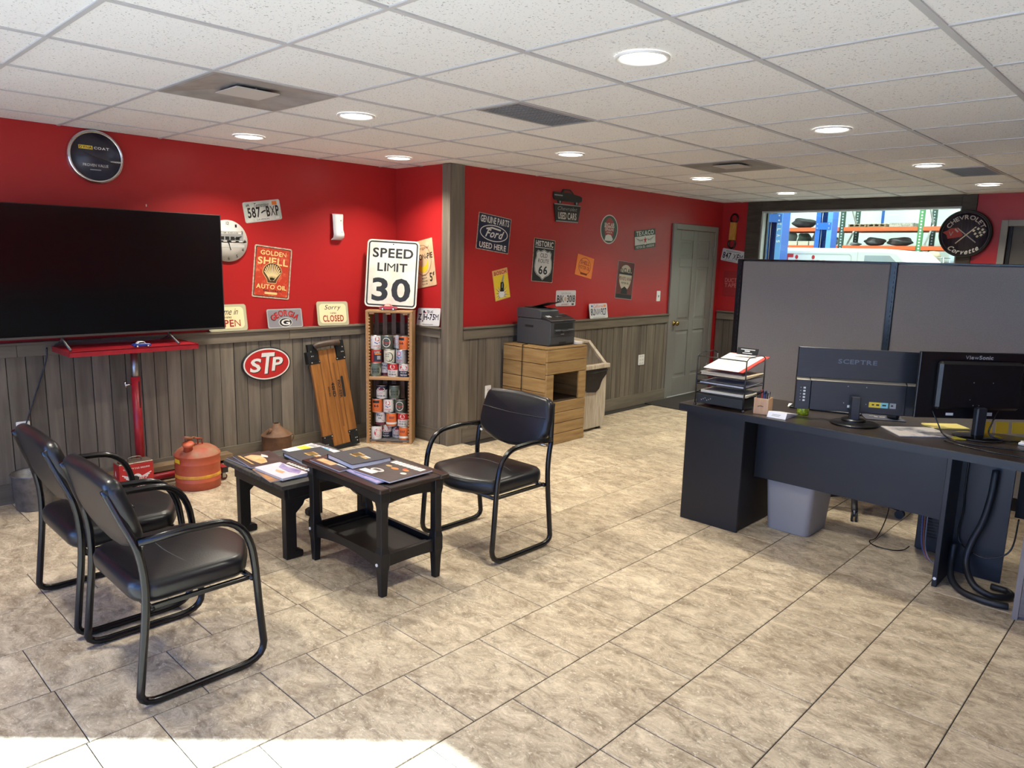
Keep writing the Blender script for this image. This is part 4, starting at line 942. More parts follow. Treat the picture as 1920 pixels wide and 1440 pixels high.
MB().cyl((0, 0, .075), (0, 0, .77), .029, LOUNGE_RED, n=24).build('outer_tube', t)
MB().box(.0285, .0305, .008, .014, .56, .74, BLACK).build('height_slot', t)
k = MB().cyl((0, -.028, .72), (0, -.065, .72), .006, CHROME, n=10).build('locking_knob', t)
MB().cyl((0, -.06, .70), (.0, -.068, .745), .005, CHROME, n=8).build('knob_bar', k)
MB().tube([(0, -.42, .055), (0, .488, .055)], .024, LOUNGE_RED, 14).build('base_tube', t)
for y in (-.42, .488):
    box('base_foot', -.04, .212, y-.02, y+.02, .058, .098, LOUNGE_RED, t, .002)
    box('end_plug', .2122, .217, y-.02, y+.02, .058, .098, BLACKP, t)
    for x in (-.01, .185):
        c = thing('caster', None, None, (x, y, 0)); c.parent = t
        MB().cyl((-.009, 0, .023), (.009, 0, .023), .023, mat('dark red rubber', (.10, .02, .015), .6), n=18).build('wheel', c)
        for q in (-.013, .011): MB().box(q, q+.002, -.012, .012, .018, .058, STEEL).build('fork', c)
TVX, TY0, TY1, TZ0, TZ1 = -5.10, .90, 2.347, 1.062, 1.858
t = thing('television', 'large black flat television on the red stand', 'television', (TVX, (TY0+TY1)/2, 0))
hw = (TY1-TY0)/2
box('housing', -.045, -.004, -hw, hw, TZ0, TZ1, BLACKP, t, .003)
box('rear_bulge', -.075, -.045, -hw+.2, hw-.2, TZ0+.05, TZ1-.3, BLACKP, t, .006)
box('screen', -.004, .0, -hw+.006, hw-.006, TZ0+.012, TZ1-.005, mat('screen black', (.0035, .0035, .004), .12, spec=.5), t)
fb = mat('gunmetal bezel', (.16, .15, .14), .3, .8)
box('bottom_bezel', -.004, .004, -hw, hw, TZ0, TZ0+.013, fb, t)
box('edge_trim', -.004, .001, hw-.0055, hw, TZ0+.013, TZ1, BLACKP, t); box('edge_trim', -.004, .001, -hw, -hw+.0055, TZ0+.013, TZ1, BLACKP, t)
for y in (-.30, .345):
    f = MB(); 
    f.tube([(-.025, y, TZ0+.004), (-.02, y, 1.04), (.125, y, tz+.009)], .0075, fb, 8); f.build('foot', t)
    MB().tube([(-.025, y, TZ0+.004), (-.05, y, 1.03), (-.18, y, tz+.009)], .0075, fb, 8).build('foot', t)
# toy on the tray
t = thing('toy_car', 'tiny blue and white toy car on the red tray under the television', 'toy car', (-4.985, 1.735, tz+.0005), PI/2)
def toy_car(t, L, col, roof, glassm):
    s = L/.14
    MB().prism([(-.07*s, .012*s), (-.069*s, .026*s), (-.045*s, .031*s), (.03*s, .030*s), (.066*s, .025*s), (.07*s, .014*s), (.06*s, .008*s), (-.06*s, .008*s)], -.028*s, .028*s, col, Matrix(((1, 0, 0, 0), (0, 0, 1, 0), (0, 1, 0, 0), (0, 0, 0, 1)))).build('body', t, .002*s)
    MB().prism([(-.042*s, .030*s), (-.022*s, .047*s), (.012*s, .047*s), (.03*s, .030*s)], -.022*s, .022*s, roof, Matrix(((1, 0, 0, 0), (0, 0, 1, 0), (0, 1, 0, 0), (0, 0, 0, 1)))).build('cabin', t, .002*s)
    for y in (-.0225*s, .0225*s): MB().prism([(-.034*s, .032*s), (-.019*s, .044*s), (.010*s, .044*s), (.023*s, .032*s)], y-.0002, y+.0002, glassm, Matrix(((1, 0, 0, 0), (0, 0, 1, 0), (0, 1, 0, 0), (0, 0, 0, 1)))).build('side_window', t)
    for x in (-.042*s, .042*s):
        for y in (-.027*s, .027*s):
            w = MB().cyl((x, y-.004*s, .0115*s), (x, y+.004*s, .0115*s), .0115*s, BLACKP, n=16).build('wheel', t)
            q = .0045*s if y > 0 else -.0045*s
            MB().cyl((x, y, .0115*s), (x, y+q, .0115*s), .0065*s, WHITE, n=12).build('hub_cap', w)
toy_car(t, .11, mat('toy blue', (.02, .04, .25), .3), WHITE, BLACK)
# television cable
t = MB().tube(smooth_path([(XL+.045, 1.28, .98), (XL+.05, 1.27, .9), (XL+.045, 1.22, .75), (XL+.04, 1.16, .58), (XL+.035, 1.12, .46)], 6), .004, BLACKM, 8).build('power_cable'); tag(t, 'black cable hanging from the television to the low outlet', 'cable')
# ------------------------------------------------------------------ garage relics along the wall
GASR = mat('scuffed orange-red can', (.40, .062, .022), .5, c2=(.50, .11, .045), scale=5, detail=8, lo=.4, hi=.7, bump=.1)
GYEL = mat('scuffed yellow stripe', (.70, .36, .02), .5, c2=(.55, .22, .04), scale=18)
t = thing('safety_can', 'round orange-red metal fuel can with yellow stripe', 'fuel can', (-4.938, 2.038, 0), math.radians(-25))
R = .146
MB().lathe([(R-.006, 0), (R, .004), (R, .052), (R+.002, .055), (R, .058), (R, .175), (R+.002, .178), (R, .181), (R, .224), (R+.004, .229), (R+.004, .235)], GASR, 48).build('body', t)
MB().lathe([(R+.001, .082), (R+.0015, .083), (R+.0015, .104), (R+.001, .105)], GYEL, 48, cap=False).build('stripe', t)
MB().lathe([(R+.004, .235), (R-.002, .243), (R-.018, .262), (.10, .280), (.05, .289), (0, .291)], mat('dusty can top', (.36, .075, .035), .6, c2=(.30, .19, .11), scale=6, detail=8, lo=.42, hi=.66), 48, cap=False).build('shoulder', t)
sp = MB().lathe([(.030, 0), (.028, .05), (.036, .056), (.038, .068), (.03, .074), (0, .074)], GASR, 24, Matrix.Translation((.075, -.05, .262)) @ Matrix.Rotation(.35, 4, 'Y')).build('spout', t)
RB_ = mat('rusty brown steel', (.16, .055, .03), .6, c2=(.24, .10, .05), scale=20)
MB().tube([(.07, -.05, .336), (.03, -.02, .353), (-.03, .02, .326)], .007, RB_, 8).build('lever', t)
MB().cyl((.115, -.075, .371), (.045, -.03, .346), .012, RB_, n=12).build('handle_grip', t)
for q in (-.014, .014): MB().tube([(-.03+q*.5, .02+q, .288), (-.03+q*.5, .02+q, .329), (.03+q*.5, -.02+q, .346)], .004, GASR, 8).build('lever_bracket', t)
MB().box(-.02, .045, -.001, .001, .190, .216, YEL, Matrix.Translation((.070, -.1285, 0)) @ Matrix.Rotation(.5, 4, 'Z')).build('sticker', t)
# red rectangular oil can
t = thing('oil_can', 'red rectangular oil can with white winged emblem, half behind the chair arms', 'oil can', (-4.945, 1.625, 0))
REDC = mat('glossy red can', (.44, .016, .016), .35, c2=(.36, .014, .014), scale=12)
b = MB().box(-.055, .055, -.105, .105, .002, .245, REDC).build('body', t, .006, 2)
DULL = mat('dull tin', (.24, .20, .16), .45, .6, c2=(.16, .12, .09), scale=14)
MB().box(-.056, .056, -.106, .106, .244, .252, DULL).build('top_panel', t, .004)
MB().tube(smooth_path([(0, -.03, .252), (0, -.03, .272), (0, .0, .278), (0, .045, .275), (0, .05, .252)], 4), .008, DULL, 8, flat=.5).build('handle', t)
MB().lathe([(.026, .252), (.026, .262), (.02, .266), (0, .266)], mat('dark red cap', (.12, .015, .015), .5), 20, Matrix.Translation((.01, -.072, 0))).build('cap', t)
S = Sign('', '', '', None, None, 0, None, root=b)
S.warp = lambda v: Vector((.0552+v.z, v.x, v.y))
S.text('CAPACITY 2 U.S. GALLONS', .0, .215, .16, .010, WHITEP, 1)
for sg in (-1, 1):
    for k in range(5): S.stroke([(.0+sg*.018, .15-.009*k), (sg*(.088-.011*k), .178-.013*k)], .006, WHITEP, 'wing')
S.up().poly(ell(0, .15, .03, .028, 20), WHITEP, 'emblem').up().text('Flying', .005, .145, .10, .028, REDP, 1, .3).text('Penn', .01, .09, .07, .022, WHITEP, 1, .3).text('OIL', .01, .05, .06, .03, WHITEP).done()
S = Sign('', '', '', None, None, 0, None, root=b); S.warp = lambda v: Vector((v.x, -.1052-v.z, v.y)); S.rect(-.04, .03, .03, .1, PALE, 'label').text('A', -.01, .18, .03, .04, WHITEP).done()
MB().tube(smooth_path([(.03, -.06, .262), (.057, -.05, .22), (.062, -.03, .16)], 5), .0025, PALE, 6).build('tag_string', t)
MB().prism(ell(0, 0, .03, .018, 20), .058, .068, BLACK, Matrix(((0, 0, 1, 0), (1, 0, 0, -.02), (0, 1, 0, .15), (0, 0, 0, 1)))).build('hanging_cap', t)
# rusty funnel-topped can
t = thing('rusty_can', 'rusty brown round can with a cone top standing by the baseboard', 'oil can', (-5.185, 2.765, 0))
RU = mat('rust', (.085, .038, .018), .7, c2=(.17, .085, .04), scale=12, detail=8, lo=.35, hi=.7, bump=.2)
MB().lathe([(.108, 0), (.112, .004), (.112, .196), (.116, .202)], RU, 36).build('body', t)
MB().lathe([(.117, .202), (.113, .208), (.028, .272), (.026, .292), (.02, .292)], mat('light rust', (.20, .105, .055), .7, c2=(.12, .06, .03), scale=14), 36, cap=False).build('cone_top', t)
MB().lathe([(.021, .285), (0, .286)], BLACK, 16, cap=False).build('opening', t)
MB().cyl((.02, -.085, .215), (.055, -.075, .265), .012, RU, n=12).build('spout', t)
MB().tube(smooth_path([(.0, .112, .18), (.02, .135, .18), (.0, .14, .14), (.0, .112, .12)], 4), .004, RU, 6).build('handle', t)
# galvanised bucket behind the back chair
t = thing('metal_bucket', 'grey galvanised bucket mostly hidden behind the back chair', 'bucket', (-5.17, 1.115, 0))
GALV = mat('galvanised zinc', (.16, .16, .165), .5, .7, c2=(.26, .26, .26), scale=18)
MB().lathe([(.10, 0), (.105, .004), (.118, .215), (.124, .22), (.122, .226)], GALV, 36, cap=False).build('body', t)
MB().lathe([(.0, .008), (.104, .008)], GALV, 36, cap=False).build('bottom', t)
MB().tube([(.12*math.cos(a), .12*math.sin(a), .21-.09*abs(math.sin(a))) for a in [PI*k/12 for k in range(13)]], .003, STEEL, 6).build('bail_handle', t)
# timber on blocks along the wall
t = thing('timber_plank', 'low wooden plank on two dark blocks along the baseboard', 'plank', (-5.265, 1.95, 0))
TIM = mat('brown timber', (.15, .095, .05), .7, c2=(.24, .16, .09), scale=6, stretch=(8, .6, 8), bump=.15)
box('board', -.05, .05, -.47, .47, .062, .105, TIM, t, .003); box('lower_board', -.025, .06, -.45, .40, .018, .04, TIM, t, .003)
for y in (-.40, .43): box('block', -.045, .045, y-.03, y+.03, 0, .062, mat('dark block', (.035, .028, .02), .7), t, .003)
# old wooden trolley deck leaning on the wall
MD = Matrix.Translation((-5.155, 3.335, .0)) @ Matrix.Rotation(math.radians(-9.0), 4, 'Y') @ Matrix.Rotation(math.radians(4.2), 4, 'X') @ Matrix(((0, 0, 1, 0), (1, 0, 0, 0), (0, 1, 0, 0), (0, 0, 0, 1)))
t = thing('trolley_deck', 'old orange wooden trolley deck with black iron corners leaning on the wall', 'trolley', mw=MD)
HW = mat('honey stained deck', (.19, .068, .013), .45, c2=(.31, .125, .028), scale=5, stretch=(8, .6, 8), rand=.12, bump=.1)
IRON = mat('black iron', (.012, .012, .012), .5, .3)
for k, (a, b) in enumerate(((-.165, -.082), (-.079, .003), (.006, .082), (.085, .165))):
    lo = .095 if k in (0, 3) else .035; hi = .74 if k in (0, 3) else .84
    MB().box(a, b, lo, hi, 0, .024, HW).build('board', t, .002)
MB().prism(rrect(.0885, .42, .112, .60, .011), .0241, .0246, BLACK).build('grip_slot', t)
box('cross_bar', -.155, .155, .10, .135, -.03, -.001, HW, t); box('cross_bar', -.155, .155, .68, .72, -.03, -.001, HW, t)
for sx in (-1, 1):
    x0, x1 = (-.168, -.075) if sx < 0 else (.075, .168)
    xi0, xi1 = (-.17, -.09) if sx < 0 else (.09, .17)
    c = MB().box(xi0, xi1, .003, .11, -.002, .028, IRON).box(x0, x1, .11, .135, -.002, .028, IRON).build('corner_iron', t, .002)
    c2_ = MB().box(xi0, xi1, .76, .90, -.002, .03, IRON).box(x0, x1, .735, .76, -.002, .028, IRON).build('corner_iron', t, .002)
    for px, py, par in ((sx*.155, .122, c), (sx*.085, .122, c), (sx*.15, .06, c), (sx*.135, .06, c), (sx*.15, .035, c), (sx*.155, .748, c2_), (sx*.085, .748, c2_), (sx*.15, .84, c2_), (sx*.135, .80, c2_), (sx*.15, .80, c2_)):
        MB().lathe([(.006, .028), (.006, .031), (.003, .034), (0, .034)], STEEL, 10, Matrix.Translation((px, py, 0)), cap=False).build('rivet', par)
box('end_iron', -.09, .09, .003, .034, -.002, .027, IRON, t, .002)
MB().tube(smooth_path([(-.11, .875, .03), (-.09, .885, .04), (0, .888, .042), (.09, .885, .04), (.11, .875, .03)], 4), .026, mat('worn brown roller', (.045, .028, .02), .45, c2=(.09, .06, .045), scale=10), 14).build('roller', t)
box('side_bracket', -.186, -.170, .74, .84, -.02, .03, IRON, t, .002)
S = Sign('', '', '', None, None, .0245, None, root=t)
S.rect(.035, .18, .052, .72, mat('faint stripe', (.17, .065, .015), .5), 'stripe').up()
for tx, cx, cy, w, h in (('PIONEER', .066, .495, .15, .026), ('40HD', .005, .50, .12, .03), ('SERIES', -.038, .49, .085, .012)): S.text(tx, cx, cy, w, h, BLACK, 1, rot=-PI/2)
S.done()
# ------------------------------------------------------------------ crate shelf across the corner with old oil cans
SR = Matrix.Translation((-5.155, 3.590, 0)) @ Matrix.Rotation(math.atan2(.263, .286), 4, 'Z')     # x along the front, y into the corner
t = thing('crate_shelf', 'tall narrow wooden crate shelf standing across the corner', 'shelf', mw=SR)
CW, CD, CH = .392, .195, 1.152
PINE = mat('honey pine crate', (.30, .155, .055), .55, c2=(.40, .225, .09), scale=5, stretch=(9, 9, .7), rand=.1, bump=.12)
PINEH = mat('honey pine crate edge', (.32, .17, .065), .55, c2=(.42, .24, .10), scale=5, stretch=(.7, 9, 9), rand=.1, bump=.12)
SLAT = mat('brown crate slat', (.14, .075, .04), .6, c2=(.21, .12, .07), scale=5, stretch=(9, 9, .7), rand=.15)
for x0, x1 in ((0, .024), (CW-.024, CW)): box('side_panel', x0, x1, .002, CD, 0, CH-.02, PINE, t, .002)
for x0, x1 in ((.0, .012), (CW-.012, CW)): box('front_edge', x0, x1, -.004, .002, 0, CH, PINEH, t)
box('top_panel', -.002, CW+.002, -.003, CD, CH-.020, CH, PINEH, t, .002)
box('middle_shelf', .024, CW-.024, .0, CD-.014, .558, .583, PINEH, t, .002)
box('bottom_panel', .024, CW-.024, .004, CD-.014, .018, .030, mat('grey worn bottom', (.12, .11, .10), .6), t)
box('plinth', .024, CW-.024, 0, .012, 0, .012, PINEH, t)
for x in (.06, .19, .33): box('foot_block', x-.018, x+.018, .002, .03, .012, .018, PINEH, t)
for i, x in enumerate((.055, .128, .205, .280, .345)): 
    if i in (0, 1, 2, 3, 4): box('back_slat', x-.019, x+.019, CD-.012, CD, .02, CH-.02, SLAT, t, .001)
for x0, x1 in ((.024, .034), (CW-.034, CW-.024)):
    rp = MB()
    for k in range(40):
        z = .05+.0265*k
        if not (.55 < z < .60): rp.box(x0, x1, .004, .012, z, z+.012, PINE)
    tag(rp.build('rope_edging', t), None, None, None, 'stuff')
for x in (.05, .19, .335): box('corner_tab', x-.02, x+.02, .002, .014, CH-.034, CH-.020, PINEH, t)
# cans
CR_ = .0475
TINM = mat('bright tin rim', (.50, .48, .44), .28, .9)
def can(s, d, z, body, label, art, rot=0., h=.118):
    p = SR @ Vector((s, d, z)); rz = math.atan2(.263, .286)-PI/2+rot
    t = thing('oil_can', label, 'oil can', p, rz+PI/2, 'vintage oil cans in the crate shelf')
    b = MB().lathe([(CR_-.001, .003), (CR_-.0005, .005), (CR_-.0005, h-.006), (CR_-.001, h-.004)], body, 32).build('body', t)
    MB().lathe([(CR_-.002, 0), (CR_, 0), (CR_, .004), (CR_-.001, .005)], TINM, 32, cap=False).build('bottom_rim', t)
    MB().lathe([(CR_-.001, h-.006), (CR_, h-.005), (CR_, h), (CR_-.003, h), (CR_-.004, h-.004), (0, h-.004)], TINM, 32, cap=False).build('top_rim', t)
    S = Sign('', '', '', None, None, 0, None, root=b); Rw = CR_-.0003
    def warp(v):
        a = v.x/Rw-PI/2; r = Rw+v.z; return Vector((r*math.cos(a), r*math.sin(a), v.y))
    S.warp = warp; art(S, h); S.done(); return t
def wrap(S, y0, y1, m): S.rect(-.146, y0, .146, y1, m, 'band', 36)
def p66(S, h):
    S.poly(rrect(-.018, .068, .018, .104, .012), REDP, 'shield').up().text('66', 0, .085, .022, .016, WHITEP).stroke([(-.055, .078), (-.02, .058), (0, .048), (.02, .058), (.055, .078)], .007, BLUEP).text('AVIATION', 0, .028, .06, .012, REDP, 1, .2).text('OIL', .01, .013, .02, .008, BLACK)
def castrol(S, h):
    S.ring(ell(0, .06, .036, .040), ell(0, .06, .031, .035), WHITEP).up().poly([(-.03, .05), (-.03, .07), (.0, .078), (.03, .07), (.03, .05), (0, .042)], PINK, 'panel').up().text('Castrol', 0, .06, .056, .018, REDP, 1, .2)
def disc(S, h): S.poly(ell(0, .062, .034, .036, 24), mat('crimson print', (.42, .03, .06), .5), 'disc').up().ring(ell(0, .062, .022, .024), ell(0, .062, .018, .02), PINK).stroke([(-.02, .04), (.02, .08)], .008, PINK).stroke([(-.035, .014), (.035, .014)], .01, BLACK)
def o66(S, h): S.rect(-.04, .082, .02, .104, BLACK, 'bar', 6).up().text('66', -.005, .058, .04, .022, BLACK).stroke([(-.035, .024), (.02, .028)], .008, BLACK)
def superr(S, h): S.rect(-.01, .015, .07, .1, NAVY, 'panel', 10).up().text('SUPER', .022, .092, .05, .014, CREAM).rect(.0, .072, .06, .082, ORANGE, 'bar', 6).rect(.02, .03, .05, .062, GREY, 'bar', 4)
def qcan(S, h): S.ring(ell(.006, .055, .036, .040), ell(.002, .056, .031, .036), BLACK).text('QUAKER', -.012, .078, .04, .011, BLACK).text('STATE', -.012, .060, .032, .011, BLACK).stroke([(.01, .028), (.034, .012)], .008, BLACK)
def qstate(S, h): S.poly(ell(0, .055, .055, .042, 30), CRM, 'oval').up().text('QUAKER', 0, .065, .075, .016, BLACK).text('STATE', .004, .042, .055, .015, BLACK)
def rayo(S, h): wrap(S, .003, .026, mat('plum print', (.12, .015, .025), .5)); S.up().text('Ray', 0, .088, .045, .022, BLACK).text('OIL', 0, .064, .03, .014, BLACK).poly([(-.035, .034), (-.03, .044), (-.01, .05), (.015, .05), (.03, .042), (.036, .034)], BLACK, 'car').stroke([(-.03, .014), (.03, .014)], .006, WHITEP)
def texaco(S, h):
    wrap(S, .062, h-.006, REDP); S.up().poly(ell(0, .088, .02, .02, 20), WHITEP, 'disc').up()
    S.poly([((.015 if k % 2 == 0 else .006)*math.sin(PI*k/5), .088+(.015 if k % 2 == 0 else .006)*math.cos(PI*k/5)) for k in range(10)], REDP, 'star').text('TEXACO', 0, .046, .055, .013, BLACK).text('MOTOR OIL', 0, .024, .065, .013, BLACK)
def c76(S, h): wrap(S, .003, .055, NAVY); S.up().poly(ell(0, .083, .032, .022, 20), REDP, 'disc').up().text('76', 0, .083, .036, .024, WHITEP).text('Royal', 0, .042, .05, .012, WHITEP, 1, .3).text('TRITON', 0, .020, .06, .014, WHITEP)
def esso(S, h): wrap(S, .078, h-.006, NAVY); S.up().poly(ell(0, .082, .038, .024, 24), NAVY, 'oval').up().poly(ell(0, .082, .034, .020, 24), WHITEP, 'oval').up().text('ESSO', 0, .082, .046, .018, REDP).text('EXTRA', 0, .047, .04, .008, REDP, 0).text('MOTOR OIL', 0, .026, .075, .014, BLACK)
def gulf(S, h): wrap(S, .018, .036, WHITEP); S.up().text('GULF', 0, .078, .045, .018, NAVY).stroke([(-.035, .027), (.035, .027)], .006, NAVY)
CWH = mat('white can paint', (.66, .64, .62), .35); CSV = mat('silver can paint', (.42, .45, .50), .35, .4); CGR = mat('olive can paint', (.055, .075, .06), .4); COR = mat('orange can paint', (.60, .13, .03), .4)
CRD = mat('red can paint', (.44, .03, .02), .4); CCR = mat('cream can paint', (.58, .56, .44), .4); CGN = mat('grey green can paint', (.10, .13, .10), .4)
zu = .5835
H = .118; f0, f1 = .055, .118
rows = [
 # upper compartment
 (.052+.02, f0, zu, CGN, 'grey-green oil can with cream oval, left on the middle shelf board', qstate, .1),
 (.140, f1+.005, zu, CWH, 'white and plum oil can set back between two others on the middle shelf board', rayo, .0),
 (.222, f0, zu, CWH, 'white and red oil can with star, bottom row of the upper compartment', texaco, 0),
 (.318, f0, zu, CWH, 'white and navy oil can with red disc, right on the middle shelf board', c76, 0),
 (.078, f0, zu+H+.0005, CRD, 'red oil can with navy panel, middle row of the upper compartment', superr, -.1),
 (.190, f0, zu+H+.0005, CCR, 'cream oil can with a large black Q, centre of the upper compartment', qcan, 0),
 (.292, f0, zu+H+.0005, CSV, 'silver oil can with blue chevron, middle row at right', p66, -.3),
 (.074, f0, zu+2*H+.001, CWH, 'white oil can with blue chevron, top left of the upper compartment', p66, .45),
 (.172, f0, zu+2*H+.001, CGR, 'olive oil can with white ringed badge, top row of the upper compartment', castrol, 0),
 (.255, f1+.01, zu+2*H+.001, CWH, 'white oil can with crimson disc, half hidden in the top row', disc, -.3),
 (.318, f0, zu+2*H+.001, COR, 'orange oil can with black 66, top right of the upper compartment', o66, -.3),
 # lower compartment
 (.074, f0, .0305, CWH, 'white oil can with red disc, bottom left of the crate', disc, .5),
 (.150, f1+.005, .0305, CWH, 'white and navy oil can with red disc set back in the bottom row', c76, .0),
 (.2465, f1+.01, .0305, CWH, 'white and navy oil can with oval badge set back in the bottom row', esso, .1),
 (.318, f0, .0305, COR, 'orange oil can with white band, bottom right of the crate', gulf, -.2),
 (.105, f1-.02, .0305+H+.0005, CWH, 'white and plum oil can in the second row of the lower compartment', rayo, 0),
 (.205, f0+.01, .0305+H+.0005, COR, 'orange oil can with white band in the second row of the lower compartment', gulf, .2),
 (.306, f0+.01, .0305+H+.0005, CWH, 'white and red oil can with star in the second row, lower compartment', texaco, 0),
 (.080, f0+.02, .0305+2*H+.001, COR, 'orange oil can with black 66 in the third row, lower compartment', o66, .1),
 (.179, f0+.02, .0305+2*H+.001, CWH, 'white oil can with blue chevron, third row of the lower compartment', p66, 0),
 (.280, f0+.02, .0305+2*H+.001, CGR, 'olive oil can with white ringed badge, third row of the lower compartment', castrol, 0),
 (.118, f0+.03, .0305+3*H+.0015, CWH, 'white and navy oil can with oval badge, top of the lower compartment', esso, 0),
 (.228, f0+.03, .0305+3*H+.0015, CGN, 'grey-green oil can with cream oval, top of the lower compartment', qstate, .1)]
for s_, d_, z_, b_, l_, a_, r_ in rows: can(s_, d_, z_, b_, l_, a_, r_)
# speed limit sign and toy car on the crate
MS = SR @ Matrix.Translation((CW/2-.005, .090, CH+.004)) @ Matrix(((1, 0, 0, 0), (0, 0, -1, 0), (0, 1, 0, 0), (0, 0, 0, 1))) @ Matrix.Rotation(math.radians(-7), 4, 'X') @ Matrix.Rotation(math.radians(-2), 4, 'Z') @ Matrix.Translation((0, .300, 0))
SPW = mat('scuffed sign white', (.56, .53, .43), .45, c2=(.68, .66, .57), scale=6, detail=8, lo=.38, hi=.6)
S = Sign('speed_limit_sign', 'white speed limit 30 sign leaning on top of the crate shelf', 'sign', MS, rrect(-.222, -.285, .222, .285, .035), .003, SPW)
S.frame(-.210, -.273, .210, .273, .028, .012, BLACK).text('SPEED', 0, .175, .345, .082, BLACK, 1).text('LIMIT', 0, .055, .255, .072, BLACK, 1).text('30', 0, -.135, .33, .2, BLACK, 1)
S.poly(ell(0, .25, .006, .006, 8), BLACK, 'bolt_hole').done()
p = SR @ Vector((CW/2-.01, .045, CH+.0005))
t = thing('toy_car', 'small red toy coupe parked before the speed limit sign', 'toy car', p, math.atan2(.263, .286))
toy_car(t, .15, mat('toy red', (.42, .01, .015), .25, coat=.5), mat('toy red', (.42, .01, .015)), CREAM)
# ------------------------------------------------------------------ printer crate, printer, bin
t = thing('printer_crate', 'yellow-brown plank crate with an open cubby, under the printer', 'crate', (0, 0, 0))
CPL = mat('varnished yellow pine', (.24, .135, .045), .5, c2=(.38, .24, .095), scale=4, detail=7, stretch=(7, .7, 7), rand=.13, bump=.1)
CPX = mat('varnished yellow pine x', (.24, .135, .045), .5, c2=(.38, .24, .095), scale=4, detail=7, stretch=(.7, 7, 7), rand=.13, bump=.1)
kx0, kx1, ky0, ky1, kz = -4.575, -4.045, 4.665, 5.205, .865
zs = [0, .115, .24, .365, .49, .61, .735, kz-.018]
zb = [.02, .135, .245, .35, .455, .565, .705, kz-.018]
def pl(x0, x1, y0, y1, z0, z1, m):
    o = MB().box(-(x1-x0)/2, (x1-x0)/2, -(y1-y0)/2, (y1-y0)/2, -(z1-z0)/2+.0026, (z1-z0)/2-.0026, m).build('board', t, .002); o.location = ((x0+x1)/2, (y0+y1)/2, (z0+z1)/2)
zl = [.0, .118, .236, .354, .472, .590, .718, kz-.02]
for a, b in zip(zl[:-1], zl[1:]): pl(kx0, kx1-.02, ky0, ky0+.02, a, b, CPX); pl(kx0, kx1-.02, ky1-.02, ky1, a, b, CPX)
zf = [0, .095, .19, .285, .38]
for a, b in zip(zf[:-1], zf[1:]): pl(kx1-.02, kx1, ky0, ky1, a, b, CPL)
pl(kx1-.02, kx1, ky0, ky1, .63, .738, CPL); pl(kx1-.02, kx1, ky0, ky1, .738, kz-.02, CPL)
pl(kx1-.02, kx1, ky0, ky0+.09, .38, .63, CPL); pl(kx1-.02, kx1, ky1-.10, ky1, .38, .63, CPL)
for k in range(4): a = kx0+.1325*k; pl(a, a+.1325, ky0, ky1, kz-.02, kz, CPL)
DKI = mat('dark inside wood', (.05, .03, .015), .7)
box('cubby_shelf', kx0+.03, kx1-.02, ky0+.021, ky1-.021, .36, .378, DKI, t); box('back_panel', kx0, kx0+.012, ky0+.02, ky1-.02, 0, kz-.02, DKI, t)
# multifunction printer
t = thing('printer', 'dark grey multifunction printer standing on the plank crate', 'printer', (-4.315, 4.905, kz+.001))
PR = mat('dark grey printer plastic', (.050, .052, .056), .5); PR2 = mat('printer black plastic', (.018, .018, .019), .45)
x0, x1, y0, y1 = -.20, .20, -.135, .20
def yz(poly, a, b, m, name, par, bev=.004): return MB().prism(poly, a, b, m, Matrix(((0, 0, 1, 0), (1, 0, 0, 0), (0, 1, 0, 0), (0, 0, 0, 1)))).build(name, par, bev)
def xz(poly, a, b, m, name, par, bev=.004): return MB().prism(poly, a, b, m, Matrix(((1, 0, 0, 0), (0, 0, 1, 0), (0, 1, 0, 0), (0, 0, 0, 1)))).build(name, par, bev)
body = xz([(x0, 0), (x1-.01, 0), (x1, .02), (x1, .205), (x1-.02, .225), (x0, .225)], y0, y1, PR, 'body', t, .006)
lid = xz([(x0-.004, .229), (x1-.115, .229), (x1-.115, .30), (x1-.15, .315), (x0-.004, .315)], y0+.0, y0+.24, PR, 'feeder_lid', t, .006)
xz([(x0, .229), (x1-.115, .229), (x1-.13, .265), (x0, .265)], y0+.242, y1, PR, 'scanner_lid', t, .004)
cp = xz([(x1-.112, .229), (x1+.004, .206), (x1+.004, .222), (x1-.112, .262)], y0, y1, PR2, 'control_panel', t, .003)
sl = math.atan2(.04, .116)
for k in range(6): MB().box(x1-.09+.012*(k % 3), x1-.082+.012*(k % 3), y0+.03+.03*(k//3), y0+.05+.03*(k//3), .2535-.0035*(k % 3)+.0, .2575-.0035*(k % 3), PAPER).build('button', cp)
MB().box(x1-.085, x1-.045, y0+.15, y0+.2, .245, .252, mat('display grey', (.12, .13, .12), .2)).build('display', cp)
box('input_tray', x0+.03, x0+.17, y0+.06, y0+.20, 0, .006, PR2, t, .002, Matrix.Translation((0, 0, .318)) @ Matrix.Rotation(0, 4, 'X') )
MB().box(0, .22, -.085, .085, 0, .005, PR2, Matrix.Translation((x0+.10, y0+.15, .318)) @ Matrix.Rotation(math.radians(-14), 4, 'Y') ).build('feeder_flap', t, .002)
box('output_slot', x1-.004, x1+.0008, y0+.05, y1-.03, .145, .198, BLACK, body); box('output_lip', x1, x1+.02, y0+.05, y0+.13, .125, .140, PR, body, .004); box('output_lip', x1, x1+.02, y1-.11, y1-.03, .125, .140, PR, body, .004)
box('paper_support', x1, x1+.024, y0+.13, y1-.11, .118, .134, PR2, body, .003)
box('drawer_gap', x1, x1+.0008, y0+.01, y1-.01, .078, .081, BLACK, body); box('drawer_grip', x1, x1+.001, y0+.12, y1-.12, .008, .032, BLACK, body)
box('side_grip', x0+.10, x0+.2, y0-.001, y0+.002, .150, .170, BLACK, body)
S = Sign('', '', '', None, None, 0, None, root=body); S.warp = lambda v: Vector((x1+.0004+v.z, v.x, v.y)); S.text('brother', .03, .100, .045, .011, PALE).done()
